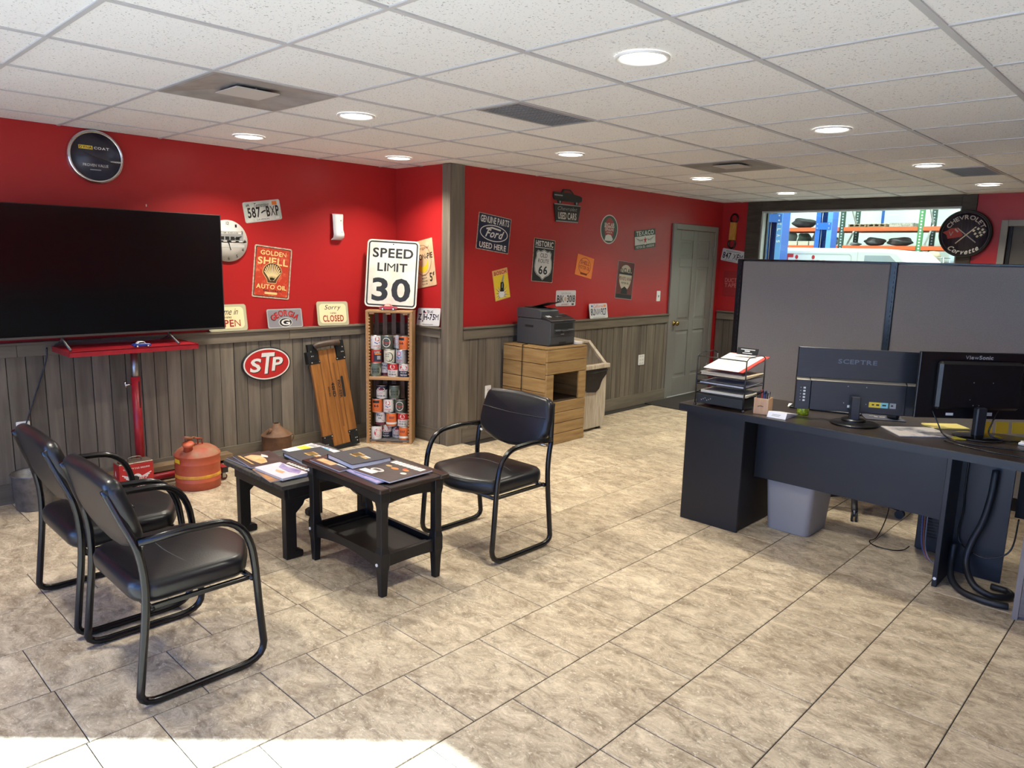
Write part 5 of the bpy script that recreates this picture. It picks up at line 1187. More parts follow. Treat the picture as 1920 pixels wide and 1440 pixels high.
t = tag(box('paper_stack', -4.18, -4.09, 5.115, 5.19, kz+.001, kz+.022, PAPER), 'small stack of white papers beside the printer on the crate', 'papers')
t = MB().tube(smooth_path([(-4.33, 4.72, kz+.006), (-4.33, 4.66, kz+.004), (-4.33, 4.654, kz-.03), (-4.335, 4.655, .5), (-4.34, 4.655, .25), (-4.45, 4.62, .1)], 6), .0035, BLACKM, 6).build('printer_cable'); tag(t, 'black printer cable running down the crate side', 'cable')
# tilt-top wooden bin
t = thing('wooden_bin', 'whitewashed wooden bin with sloped opening and black liner, right of the crate', 'bin', (-4.37, 5.475, 0))
LW = mat('whitewashed pine', (.40, .32, .22), .6, c2=(.60, .53, .41), scale=5, detail=8, stretch=(6, 6, .8), rand=.08, bump=.12)
bx0, bx1, by0, by1 = -.235, .205, -.205, .205
box('front_panel', bx1-.02, bx1, by0, by1, .025, .60, LW, t, .003)
SID = [(bx0, .025), (bx1-.02, .025), (bx1-.02, .60), (bx1-.02, .62), (bx0+.21, .81), (bx0, .83)]
for a, b in ((by0, by0+.018), (by1-.018, by1)): xz(SID, a, b, LW, 'side_panel', t, .003)
box('back_panel', bx0, bx0+.018, by0+.018, by1-.018, .025, .82, LW, t)
box('bottom_panel', bx0+.018, bx1-.02, by0+.018, by1-.018, .03, .045, LW, t)
MB().box(-.01, .225, by0-.012, by1+.012, 0, .022, LW, Matrix.Translation((bx0-.003, 0, .828)) @ Matrix.Rotation(math.radians(4), 4, 'Y')).build('top_board', t, .003)
box('front_lip', bx1-.03, bx1+.03, by0-.015, by1+.015, .60, .640, LW, t, .004)
sa = math.atan2(.19, .205)
for y in (by0-.012, by1-.030): MB().box(0, .30, y, y+.042, -.006, .02, LW, Matrix.Translation((bx0+.2, 0, .825)) @ Matrix.Rotation(sa, 4, 'Y')).build('slope_frame', t, .002)
box('inner_board', -.05, -.035, by0+.02, by1-.02, .35, .72, LW, t, 0)
BAG = mat('black bin liner', (.010, .010, .011), .35, bump=.5, bscale=25)
yz([(by0+.0, .605), (by0+.0, .53), (by0+.02, .50), (by0+.05, .43), (by0+.10, .385), (by0+.24, .37), (by0+.29, .40), (by0+.32, .46), (by0+.34, .49), (by1-.01, .535), (by1-.005, .605)], bx1+.002, bx1+.012, BAG, 'liner_flap', t, .003)
MB().tube([(bx1+.013, by0, .573), (bx1+.016, 0, .565), (bx1+.013, by1, .575)], .006, BAG, 8).build('liner_band', t)
for x in (bx0+.04, bx1-.05):
    for y in (by0+.05, by1-.05): box('foot', x-.02, x+.02, y-.02, y+.02, 0, .026, BLACKW, t)
# door mat by the grey door
t = tag(MB().prism(rrect(-4.60, 7.02, -2.95, 8.58, .02), .001, .009, mat('dark brown mat', (.022, .018, .014), .95, c2=(.035, .03, .024), scale=60, bump=.3)).build('door_mat', None, .002), 'dark brown mat on the floor before the grey door', 'mat')
# ------------------------------------------------------------------ cubicle partition
FABG = mat('grey partition fabric', (.215, .20, .195), .9, c2=(.255, .24, .235), scale=220, detail=2, sheen=.2, bump=.2)
t = thing('cubicle_partition', 'tall grey fabric cubicle partition with black posts behind the desk', 'partition', (0, 5.8, 0))
PT = 1.655
xs = [-2.915, -1.722, -.53, .66]
for i, x in enumerate(xs):
    p = box('post', x-.024, x+.024, -.03, .03, 0, PT, BLACKM, t, .003)
    sl = MB()
    for k in range(44): sl.box(x+.006, x+.010, -.0305, -.030, .1+.035*k, .118+.035*k, STEEL if False else BLACKP)
    tag(sl.build('slot_strip', p), None, None, None, 'stuff')
for a, b in zip(xs[:-1], xs[1:]):
    box('fabric_panel', a+.025, b-.025, -.026, .026, .10, PT-.016, FABG, t, .006)
    box('top_cap', a+.024, b-.024, -.03, .03, PT-.0155, PT, BLACKM, t, .003); box('kick_plate', a+.025, b-.025, -.02, .02, .012, .098, BLACKM, t)
# ------------------------------------------------------------------ desk
t = thing('office_desk', 'black laminate office desk with modesty panel and left pedestal', 'desk', (0, 0, 0))
DZ_ = .755
TOPM = mat('dark walnut laminate', (.024, .018, .015), .28, c2=(.040, .030, .024), scale=3, stretch=(.5, 9, 1))
SKYBLK = mat('sky tinted black laminate', (.008, .0095, .014), .38)  # black laminate of the fronts, blue sky reflection put into its colour
out = [(-2.325, 3.945), (-1.9, 3.935), (-1.35, 3.925), (-.85, 3.935), (.55, 3.95), (.55, 4.56), (-2.325, 4.56)]
MB().prism(out, DZ_-.04, DZ_, TOPM).build('desktop', t, .002)
for a, b in ((-2.325, .55),): MB().prism([(-2.3255, 3.9445), (-1.9, 3.9345), (-1.35, 3.9245), (-.85, 3.9345), (.55, 3.9495), (.55, 3.9485), (-.85, 3.9335), (-1.35, 3.9235), (-1.9, 3.9335), (-2.3255, 3.9435)], DZ_-.041, DZ_-.004, SKYBLK).build('edge_band', t)
p = box('pedestal', -2.300, -1.925, 4.030, 4.50, .004, DZ_-.041, ESPRESSO, t, .002)
box('pedestal_front', -2.308, -1.92, 4.012, 4.029, 0, DZ_-.041, SKYBLK, p, .002)
box('modesty_panel', -1.919, -.870, 4.190, 4.206, .325, DZ_-.041, SKYBLK, t, .001)
lg = box('leg_panel', -.869, -.846, 4.078, 4.52, 0, DZ_-.041, SKYBLK, t, .002)
MB().cyl((-.8575, 4.078, .045), (-.8575, 4.0765, .045), .008, WHITE, n=14).build('screw_cap', lg)
box('rear_panel', -.8455, -.612, 4.30, 4.316, .03, DZ_-.041, SKYBLK, t, .001)
box('far_leg_panel', .50, .523, 4.02, 4.52, 0, DZ_-.041, ESPRESSO, t, .002)
box('cross_rail', -.611, .499, 4.45, 4.466, .35, DZ_-.041, ESPRESSO, t)
for x in (-.84, -.70): box('angle_bracket', x, x+.03, 4.29, 4.2995, .66, .70, CHROME, t)
t = thing('file_cabinet', 'grey-brown wood-grain drawer cabinet at the right edge of the picture', 'cabinet', (-.28, 4.2, 0))
GWD = mat('grey wood grain', (.115, .095, .085), .55, c2=(.165, .14, .125), scale=5, stretch=(1, 8, 9))
box('carcass', -.22, .22, -.215, .23, 0, .64, GWD, t, .003)
for z0, z1 in ((.02, .215), (.22, .42), (.425, .63)):
    d = box('drawer', -.195, .215, -.235, -.2155, z0, z1, GWD, t, .002); MB().tube([(-.06, -.236, z1-.05), (-.06, -.256, z1-.05), (.08, -.256, z1-.05), (.08, -.236, z1-.05)], .005, STEEL, 8).build('handle', d)
box('edge_strip', -.2195, -.196, -.235, -.2155, 0, .64, mat('grey edge strip', (.20, .17, .155), .5), t)
# letter tray tower
t = thing('letter_tray', 'black wire letter tray tower full of papers at the left end of the desk', 'organizer', (-2.072, 4.07, DZ_+.001))
BW = mat('black wire', (.010, .010, .011), .4)
hx, y0, y1, Ht = .158, -.105, .135, .302
for sx in (-1, 1):
    for y in (y0, y1): MB().tube([(sx*hx, y, .0), (sx*hx, y, Ht)], .0045, BW, 8).build('post', t)
    for y in (y0, y1): MB().lathe([(.008, 0), (.009, .01), (.006, .014), (.0, .014)], BLACKP, 12, Matrix.Translation((sx*hx, y, .0)), cap=False).build('foot', t)
    MB().tube(smooth_path([(sx*hx, y0, Ht-.002), (sx*hx, y0+.02, Ht+.012), (sx*hx, y0+.05, Ht+.018), (sx*hx, y1-.05, Ht+.018), (sx*hx, y1, Ht)], 4), .003, BW, 6).build('side_rail', t)
for z in (.08, .132, .153, .188, Ht): MB().tube([(-hx, y0, z), (hx, y0, z)], .0032, BW, 6).build('front_rail', t)
for z in (.082, .140, .192):
    tr = MB()
    tr.box(-hx+.004, hx-.004, y0+.004, y1-.004, z-.004, z-.002, BW); tr = tr.build('tray', t)
    for sx in (-1, 1): MB().tube([(sx*(hx-.002), y0, z), (sx*(hx-.002), y1, z+.012)], .0028, BW, 6).build('tray_rail', tr)
box('drawer_box', -hx+.006, hx-.006, y0+.002, y1-.004, .016, .076, BLACKP, t, .003)
for k in range(6): box('mesh_dot', -.12+.012*k, -.114+.012*k, y0+.0010, y0+.0018, .035+.006*(k % 3), .041+.006*(k % 3), STEEL, t)
def sheets(name, label, cat, x, y, z, w, d, h, rot, m, pitch=0):
    o = MB().box(-w/2, w/2, -d/2, d/2, 0, h, m).build(name, None, .0008); o.location = (x, y, z); o.rotation_euler = (math.radians(pitch), 0, math.radians(rot)); return tag(o, label, cat)
TZ_ = DZ_+.001
CRP = mat('cream paper', (.60, .55, .45), .8); GRP = mat('grey paper', (.36, .34, .31), .8)
sheets('paper_stack', 'cream papers in the lowest open level of the letter tray', 'papers', -2.06, 4.10, TZ_+.0822, .29, .24, .016, 1, CRP)
sheets('paper_stack', 'white and dark papers in the middle level of the letter tray', 'papers', -2.065, 4.095, TZ_+.1402, .285, .25, .012, -1, mat('bluish paper', (.50, .50, .52), .8))
sheets('folder_stack', 'manila folders in the upper level of the letter tray', 'folders', -2.06, 4.095, TZ_+.1922, .29, .245, .018, 0, mat('manila', (.58, .47, .32), .7))
sheets('loose_page', 'grey page sticking forward out of the manila folder level', 'papers', -2.075, 4.06, TZ_+.2112, .27, .2, .002, 2, GRP)
t = thing('clipboard', 'red clipboard with white page lying slanted on top of the letter tray', 'clipboard', mw=Matrix.Translation((-2.055, 4.125, TZ_+.268)) @ Matrix.Rotation(math.radians(-3), 4, 'Z') @ Matrix.Rotation(math.radians(13), 4, 'X'))
box('board', -.125, .135, -.16, .15, 0, .003, mat('red folder', (.52, .06, .045), .5), t); pg = box('page', -.13, .105, -.165, .14, .0032, .0042, PAPER, t)
S = Sign('', '', '', None, None, .0042, None, root=pg)
for k in range(7): S.stroke([(-.09, .05-.02*k), (.07-.02*(k % 3), .05-.02*k)], .003, GRP, 'text_lines')
S.stroke([(-.05, .11), (.04, .11)], .006, GREY, 'text_lines'); S.done()
t = thing('card_sign', 'small black card with white print standing on the clipboard', 'card', mw=Matrix.Translation((-2.035, 4.215, TZ_+.3285)) @ Matrix(((1, 0, 0, 0), (0, 0, -1, 0), (0, 1, 0, 0), (0, 0, 0, 1))) @ Matrix.Rotation(math.radians(-22), 4, 'X'))
b = box('card', -.068, .068, -.022, .022, 0, .0015, BLACK, t)
S = Sign('', '', '', None, None, .0015, None, root=b); S.stroke([(-.045, .012), (.045, .012)], .005, WHITEP, 'text_lines').stroke([(-.018, .002), (.012, .002)], .008, WHITEP, 'text_lines').stroke([(-.03, -.011), (.03, -.011)], .005, WHITEP, 'text_lines'); S.done()
# pen cup
t = thing('pen_cup', 'square light wooden pen cup on the desk beside the letter tray', 'pen cup', (-1.832, 4.045, TZ_), math.radians(8))
PW_ = mat('light maple', (.48, .27, .14), .5, c2=(.58, .36, .20), scale=6, stretch=(9, 9, .8))
a, h_ = .042, .094
for q in ((-a, a, -a, -a+.006), (-a, a, a-.006, a), (-a, -a+.006, -a+.006, a-.006), (a-.006, a, -a+.006, a-.006)): box('wall', *q, 0, h_, PW_, t, .001)
box('bottom', -a+.006, a-.006, -a+.006, a-.006, 0, .006, PW_, t)
S = Sign('', '', '', None, None, 0, None, root=t); S.warp = lambda v: Vector((v.x, -a-v.z, v.y)); S.stroke([(-.018, .045), (-.002, .05), (.012, .047)], .005, mat('burnt brand', (.12, .05, .02), .6)).done()
PENC = [mat('pen black', (.012, .012, .014), .3), mat('pen blue', (.02, .03, .15), .3), mat('pen red', (.35, .02, .02), .3), mat('pen silver', (.4, .4, .42), .3, .7)]
M0 = Matrix.Translation((-1.832, 4.045, TZ_)) @ Matrix.Rotation(math.radians(8), 4, 'Z')
for k in range(13):
    i, j = k % 4, k//4; x, y = -.024+.016*i, -.022+.0145*j
    m = PENC[(0, 0, 1, 0, 0, 2, 0, 3, 0, 0, 1, 0, 0)[k]]; L = .118+.014*((k*7) % 4)/3; dx, dy = x*.28, y*.28
    p0 = M0 @ Vector((x, y, .0075)); p1 = M0 @ Vector((x+dx, y+dy, .0075+L))
    o = thing('pen', ('black', 'blue', 'red', 'silver')[(0, 0, 1, 0, 0, 2, 0, 3, 0, 0, 1, 0, 0)[k]]+' pen standing in the square wooden cup', 'pen', p0, 0, 'pens in the wooden cup')
    MB().cyl((0, 0, 0), (p1-p0)*.86, .0042, m, n=10).build('barrel', o); MB().cyl((p1-p0)*.86, p1-p0, .0048, m, r1=.0036, n=10).build('cap', o)
# card holder, green cup
t = thing('card_holder', 'white card holder with sloped top in front of the pen cup', 'card holder', (-1.715, 3.965, TZ_), math.radians(2))
b = MB().prism([(0, 0), (.022, .034), (.19, .006), (.19, 0)], -.054, .054, mat('white card stock', (.62, .63, .66), .4), Matrix(((0, 0, 1, 0), (1, 0, 0, 0), (0, 1, 0, 0), (0, 0, 0, 1)))).build('holder', t, .001)
S = Sign('', '', '', None, None, 0, None, root=b); nrm = Vector((0, -.034, .022)).normalized(); up_ = Vector((0, .022, .034)).normalized()
S.warp = lambda v: Vector((v.x, 0, 0)) + up_*v.y + nrm*v.z
S.stroke([(-.025, .022), (.02, .022)], .004, GREY, 'text_lines').stroke([(-.028, .014), (.016, .014)], .003, GREY, 'text_lines'); S.done()
t = thing('cup', 'yellow-green patterned tumbler under the wide monitor', 'cup', (-1.665, 4.215, TZ_))
GC = mat('lime plastic', (.62, .72, .03), .25, c2=(.30, .40, .02), scale=90, lo=.42, hi=.5)
MB().lathe([(.031, 0), (.033, .004), (.036, .088), (.034, .088), (.030, .006), (0, .005)], GC, 28).build('wall', t)
# monitors (seen from behind)
MONB = mat('brushed black plastic daylight tint', (.012, .0135, .018), .35, c2=(.016, .018, .024), scale=12, stretch=(1, 1, 14))  # black plastic; the navy is blue daylight put into the colour
MONK = mat('monitor black plastic', (.006, .006, .007), .28)
def monitor_frame(x, y, yaw): return Matrix.Translation((x, y, TZ_)) @ Matrix.Rotation(math.radians(yaw), 4, 'Z')
t = thing('monitor', 'wide dark monitor seen from behind, left on the desk, silver strip across its back', 'monitor', mw=monitor_frame(-1.4035, 4.252, 29))
w, z0, z1 = .3115, .050, .406
box('panel', -w, w, .0, .018, z0, z1, MONK, t, .002)
up = box('upper_cover', -w+.001, w-.001, -.010, -.0002, z0+.185, z1, MONB, t, .002)
lowc = box('lower_cover', -w+.080, w-.055, -.034, -.0002, z0+.004, z0+.172, MONB, t, .002)
l2 = box('lower_cover', -w+.001, -w+.078, -.034, -.0002, z0+.004, z0+.172, MONB, t, .002); box('lower_cover', w-.053, w-.001, -.034, -.0002, z0+.004, z0+.172, MONB, t, .002)
SST = mat('warm silver strip', (.30, .27, .22), .35, .5)
for a, b in ((-w+.001, -w+.070), (-w+.076, w-.058), (w-.052, w-.001)): MB().prism([(-.034, z0+.172), (-.010, z0+.185), (-.008, z0+.18), (-.03, z0+.168)], a, b, SST, Matrix(((0, 0, 1, 0), (1, 0, 0, 0), (0, 1, 0, 0), (0, 0, 0, 1)))).build('silver_strip', t)
S = Sign('', '', '', None, None, .0102, None, root=up); S.warp = lambda v: Vector((v.x, -v.z, v.y)); S.text('SCEPTRE', .0, z0+.285, .2, .026, mat('slate lettering', (.10, .12, .16), .4), 1).done()
S = Sign('', '', '', None, None, .0342, None, root=lowc); S.warp = lambda v: Vector((v.x, -v.z, v.y))
for a, b, mm in ((.075, .135, YEL), (.135, .172, mat('aqua label', (.22, .55, .58), .4)), (.172, .181, GREEN), (.181, .212, GREY)): S.rect(a, z0+.04, b, z0+.07, mm, 'port_label')
S.up()
for a, b in ((.09, .102), (.112, .128), (.143, .163), (.187, .198)): S.rect(a, z0+.051, b, z0+.06, BLACK, 'port')
S.rect(-.035, z0+.03, -.02, z0+.044, WHITEP, 'sticker')
for x, z in ((-.055, .055), (.06, .055), (-.04, .15), (.055, .15)): S.poly(ell(x, z0+z, .003, .003, 8), GREY, 'screw')
S.done()
S = Sign('', '', '', None, None, .0342, None, root=l2); S.warp = lambda v: Vector((v.x, -v.z, v.y))
for k in range(5): S.rect(-w+.04, z0+.05+.018*k, -w+.052, z0+.06+.018*k, WHITEP, 'icon')
for k in range(5): S.rect(-w+.024, z0+.053+.018*k, -w+.029, z0+.058+.018*k, GREY, 'icon')
S.done()
box('neck', -.024, .024, -.085, -.0345, .008, z0+.10, MONB, t, .004)
nk = MB().lathe([(.06, .012), (.064, .02), (.06, .028), (0, .028)], MONK, 32, Matrix.Translation((.0, -.055, -.004)), cap=False).build('swivel_plate', t)
MB().lathe([(.0, .0), (.122, .0), (.126, .004), (.118, .010), (.06, .013), (0, .014)], MONK, 48, Matrix.Translation((0, -.09, 0)) @ Matrix.Scale(.95, 4, Vector((0, 1, 0)))).build('base', t)
t = thing('monitor', 'black monitor seen from behind at right on the desk, logo at its top centre', 'monitor', mw=monitor_frame(-.855, 4.412, 44))
w, z0, z1 = .305, .082, .434
box('panel', -w, w, 0, .02, z0, z1, MONK, t, .003)
hp = box('rear_hump', -w+.085, w-.085, -.045, -.0002, z0+.055, z1-.045, MONK, t, .014)
S = Sign('', '', '', None, None, .0002, None, root=t); S.warp = lambda v: Vector((v.x, -v.z, v.y)); S.text('ViewSonic', .0, z1-.026, .145, .021, mat('silver lettering', (.45, .45, .45), .4), 1)
S.rect(-.14, z0+.016, -.1, z0+.03, WHITEP, 'label').rect(.075, z0+.018, .105, z0+.036, WHITEP, 'label').done()
box('column', -.026, .026, -.085, -.046, .008, z0+.075, MONB, t, .006)
for x, z in ((-.04, .2), (.06, .2), (-.05, .11), (-.03, .08), (.0, .08)): MB().lathe([(.003, 0), (.003, .001), (0, .001)], STEEL, 8, Matrix.Translation((x, -.0452, z0+z)) @ Matrix.Rotation(PI/2, 4, 'X'), cap=False).build('screw', hp)
MB().lathe([(.0, .0), (.118, .0), (.12, .004), (.112, .009), (.05, .012), (0, .013)], mat('gloss black base', (.005, .005, .005), .08), 48, Matrix.Translation((0, -.075, 0))).build('base', t)
# papers, pads, mouse, keyboard on the desk
MG = mat('glossy print page', (.58, .54, .50), .25, c2=(.20, .20, .24), scale=6, lo=.48, hi=.62)
t = tag(MB().prism([(-1.235, 4.215), (-1.09, 4.045), (-.885, 4.235), (-1.03, 4.40)], TZ_, TZ_+.006, MG).build('brochure', None, .001), 'glossy printed brochure lying on the desk in front of the monitors', 'brochure')
t = thing('mouse_pad', 'grey-blue mouse pad on the desk between the monitors', 'mouse pad', (-1.31, 4.475, TZ_), math.radians(29))
b = box('pad', -.10, .11, -.075, .075, 0, .003, mat('pad navy', (.03, .035, .06), .6), t)
S = Sign('', '', '', None, None, .003, None, root=b); S.text('so', -.01, .01, .06, .02, PALE, 1).stroke([(-.06, .03), (-.03, .03)], .005, PALE).done()
t = thing('mouse', 'black computer mouse on the pad', 'mouse', (-1.262, 4.505, TZ_+.0035), math.radians(35))
mb = MB().cushion(ell(0, 0, .031, .055, 20), .034, 0, .015, BLACKP, crown=.006).build('body', t); MB().cyl((-.003, .03, .034), (.003, .03, .034), .006, GREY, n=10).build('wheel', t)
t = thing('keyboard', 'black keyboard lying behind the wide monitor', 'keyboard', (-1.62, 4.445, TZ_), math.radians(14))
box('base', -.2, .2, -.06, .06, 0, .012, BLACKP, t, .003)
kb = MB()
for i in range(14):
    for j in range(4): kb.box(-.188+.027*i, -.165+.027*i, -.05+.026*j, -.028+.026*j, .012, .017, BLACKM)
tag(kb.build('keys', t), None, None, None, 'stuff')
sheets('note_pad', 'yellow legal pad lying behind the right monitor', 'note pad', -.99, 4.50, TZ_, .20, .12, .008, 44, mat('legal yellow', (.75, .62, .18), .7))
sheets('sticky_note', 'small yellow sticky note on the desk by the monitor base', 'note', -.875, 4.245, TZ_, .062, .062, .004, 40, mat('sticky yellow', (.72, .60, .06), .7))
for k in range(3):
    p = Vector((-.80+.063*k, 4.505+.061*k, TZ_+.0005))
    o = tag(MB().box(-.034, .034, 0, .0015, 0, .062, mat('deep sticky yellow', (.62, .40, .015), .7)).build('sticky_note'), ('left', 'middle', 'right')[k]+' of three deep yellow notes standing in a row under the right monitor', 'note', 'yellow notes in a row'); o.location = p; o.rotation_euler = (math.radians(-6), 0, math.radians(44))
sheets('page', 'white sheet of paper at the back of the desk behind the pen cup', 'papers', -1.80, 4.44, TZ_, .09, .11, .001, 20, PAPER)
# cables on and under the desk
def cable(name, label, pts, r, m, cat='cable'): return tag(MB().tube(smooth_path(pts, 7), r, m, 8).build(name), label, cat)
cable('monitor_cable', 'thin black cable from the right monitor curving over the desk', [(-1.0, 4.23, TZ_+.13), (-.96, 4.22, TZ_+.06), (-.93, 4.20, TZ_+.02), (-.85, 4.14, TZ_+.004), (-.7, 4.15, TZ_+.004), (-.5, 4.2, TZ_+.004)], .0035, BLACKM)
cable('monitor_cable', 'second black cable looping right of the monitor column', [(-.735, 4.375, TZ_+.15), (-.75, 4.335, TZ_+.08), (-.75, 4.33, TZ_+.03), (-.68, 4.34, TZ_+.008), (-.6, 4.40, TZ_+.006), (-.45, 4.45, TZ_+.006)], .004, BLACKM)
cable('desk_cord', 'long black cord lying across the right part of the desktop', [(-.90, 4.11, TZ_+.004), (-.8, 4.06, TZ_+.004), (-.62, 4.03, TZ_+.004), (-.35, 4.05, TZ_+.004)], .0032, BLACKM)
t = thing('cable_plugs', 'white cable plugs lying at the right end of the desk', 'plug', (-.585, 4.36, TZ_))
for k in range(3): box('plug', -.03, .04, -.04+.028*k, -.018+.028*k, .0, .014, WHITE, t, .003, Matrix.Rotation(.3*(k-1), 4, 'Z'))
cable('conduit_hose', 'thick black cable hose coiled on the floor below the desk', [(-.69, 4.270, .62), (-.695, 4.262, .48), (-.715, 4.255, .34), (-.75, 4.245, .22), (-.755, 4.22, .12), (-.70, 4.14, .05), (-.62, 4.12, .024), (-.56, 4.16, .02), (-.545, 4.21, .02), (-.57, 4.25, .02), (-.64, 4.255, .02)], .0165, BLACKP, 'hose')
cable('conduit_hose', 'second thick black hose sweeping over the floor below the desk', [(-.825, 4.25, .20), (-.822, 4.22, .12), (-.80, 4.15, .05), (-.74, 4.085, .02), (-.66, 4.045, .019), (-.58, 4.04, .019), (-.53, 4.055, .019)], .0165, BLACKP, 'hose')
cable('network_cable', 'thin black cables hanging down the rear panel under the desk', [(-.815, 4.285, .66), (-.815, 4.28, .5), (-.81, 4.28, .38), (-.818, 4.28, .27), (-.80, 4.275, .20), (-.70, 4.24, .165), (-.62, 4.24, .19), (-.575, 4.25, .25), (-.565, 4.255, .4)], .004, BLACKM)
cable('floor_cord', 'thin black cord looping on the floor under the desk', [(-1.20, 4.40, .40), (-1.205, 4.42, .22), (-1.26, 4.47, .05), (-1.305, 4.49, .004), (-1.26, 4.435, .004), (-1.17, 4.437, .004), (-1.12, 4.49, .004), (-1.10, 4.53, .02)], .003, BLACKM)
t = thing('computer_tower', 'black computer tower on the floor under the desk', 'computer', (-.995, 4.77, 0))
box('case', -.09, .09, -.2, .2, .008, .42, BLACKP, t, .004)
for x in (-.07, .07):
    for y in (-.17, .17): box('foot', x-.012, x+.012, y-.012, y+.012, 0, .008, BLACKP, t)
vg = MB()
for k in range(14): vg.box(-.07, .02, -.2008, -.2002, .09+.018*k, .098+.018*k, BLACKM)
tag(vg.build('vent_slots', t), None, None, None, 'stuff'); box('port_block', .03, .07, -.206, -.2002, .10, .2, STEEL, t)
for k, (c, nm) in enumerate((((.10, .12, .30), 'blue'), ((.35, .08, .03), 'orange'), ((.22, .22, .26), 'grey'))):
    cable('computer_cable', nm+' cable looping from the computer tower under the desk', [(-1.06+.014*k, 4.545, .36), (-1.05+.012*k, 4.53, .2), (-1.03+.012*k, 4.49-.01*k, .07), (-.985+.012*k, 4.44-.012*k, .012), (-.93+.01*k, 4.415-.01*k, .010), (-.90, 4.42-.01*k, .03)], .0035, mat(nm+' cable', c, .5))
# waste bin and office chair
t = thing('waste_bin', 'grey plastic waste bin under the front of the desk', 'waste bin', (-1.715, 4.405, 0))
GP_ = mat('grey bin plastic', (.33, .315, .30), .5)
prof = []
for z, k in ((0, .0), (.006, .004), (.385, .030), (.395, .034)): prof.append([(x, y, z) for x, y in rrect(-.125-k, -.148-k*.8, .125+k, .148+k, .035, 5)])
inn = [[(x, y, z) for x, y in rrect(-.125-k, -.148-k*.8, .125+k, .148+k, .035, 5)] for z, k in ((.395, .029), (.012, -.002))]
vs = [p for r_ in prof+inn for p in r_]; n = len(prof[0]); fs = [tuple(reversed(range(n))), tuple(range(5*n, 6*n))]
for k in range(5): fs += [(k*n+i, k*n+(i+1) % n, (k+1)*n+(i+1) % n, (k+1)*n+i) for i in range(n)]
MB().add(vs, fs, GP_, True).build('body', t)
t = thing('office_chair', 'black wheeled office chair behind the desk, only its casters showing', 'chair', (-1.60, 5.06, 0), math.radians(12))
for k in range(5):
    a = math.radians(-90+72*k+8); dx, dy = math.cos(a), math.sin(a)
    MB().tube([(.03*dx, .03*dy, .10), (.16*dx, .16*dy, .085), (.29*dx, .29*dy, .065)], .02, BLACKP, 8).build('base_arm', t)
    c = thing('caster', None, None, (.29*dx, .29*dy, 0)); c.parent = t
    for q in (-.018, .008): MB().cyl((-dy*q, dx*q, .028), (-dy*(q+.012), dx*(q+.012), .028), .028, BLACKP, n=16).build('wheel', c)
    MB().cyl((0, 0, .03), (0, 0, .07), .007, STEEL, n=8).build('stem', c)
MB().cyl((0, 0, .09), (0, 0, .42), .026, BLACKM, n=16).build('gas_lift', t)
MB().cushion(rrect(-.24, -.24, .24, .24, .07, 5), .50, .42, .03, LEATHER, crown=.012).build('seat', t)
MB().cushion(rrect(-.2, -.2, .2, .2, .08, 5), .03, -.03, .025, LEATHER, Matrix.Translation((0, .24, .74)) @ Matrix.Rotation(math.radians(-8), 4, 'X') @ Matrix(((1, 0, 0, 0), (0, 0, 1, 0), (0, 1, 0, 0), (0, 0, 0, 1)))).build('backrest', t)
MB().tube(smooth_path([(0, .0, .42), (0, .2, .43), (0, .28, .52), (0, .275, .7)], 4), .016, BLACKM, 8).build('back_bar', t)
# ------------------------------------------------------------------ workshop beyond the window
HX0, HX1, HY0, HY1, HZ = -10.5, 3.0, YF+.14, 16.6, 5.2
SHW = mat('workshop white wall', (.62, .70, .66), .7)
struct(box('floor_workshop', HX0, HX1, HY0, HY1, -.15, -.02, mat('workshop concrete', (.30, .30, .29), .6, c2=(.36, .36, .35), scale=2)))
struct(box('wall_workshop_back', HX0-.2, HX1+.2, HY1, HY1+.2, -.1, HZ, SHW))
struct(box('wall_workshop_left', HX0-.2, HX0, HY0-.2, HY1, -.1, HZ, SHW)); struct(box('wall_workshop_right', HX1, HX1+.2, HY0, HY1, -.1, HZ, SHW))
struct(box('wall_workshop_front', HX0, XM-.16, HY0-.06, HY0, -.1, HZ, SHW)); struct(box('wall_workshop_upper', XM-.16, HX1, HY0-.06, HY0, CEIL+.15, HZ, SHW))
struct(box('ceiling_workshop', HX0-.2, HX1+.2, HY0-.2, HY1+.2, HZ, HZ+.1, SHW))
TUBE = mat('lit workshop tube', (.9, .9, .9), .5, emit=((.90, 1, .97), 6.))
for k, (x, y) in enumerate(((-7.5, 10.6), (-4.0, 10.6), (-.8, 10.6), (-7.5, 13.6), (-4.0, 13.6), (-.8, 13.6))):
    t = thing('strip_light', ('near', 'far')[k//3]+(' left', ' middle', ' right')[k % 3]+' strip light of six under the workshop roof, out of the frame', 'ceiling light', (x, y, HZ-.12), 0, 'workshop strip lights')
    box('housing', -.75, .75, -.12, .12, .02, .11, WHITE, t); box('tube', -.72, .72, -.09, .09, .0, .0195, TUBE, t)
    ld = bpy.data.lights.new('lamp', 'AREA'); ld.shape = 'RECTANGLE'; ld.size = 1.4; ld.size_y = .2; ld.energy = SHOP_W/6; ld.color = (.90, 1, .97)
    lo = bpy.data.objects.new('lamp', ld); COL.objects.link(lo); lo.parent = t; lo.location = (0, 0, -.02)
LIFT = mat('lift blue', (.015, .10, .42), .35); LIFTL = mat('light lift blue', (.10, .28, .62), .35)
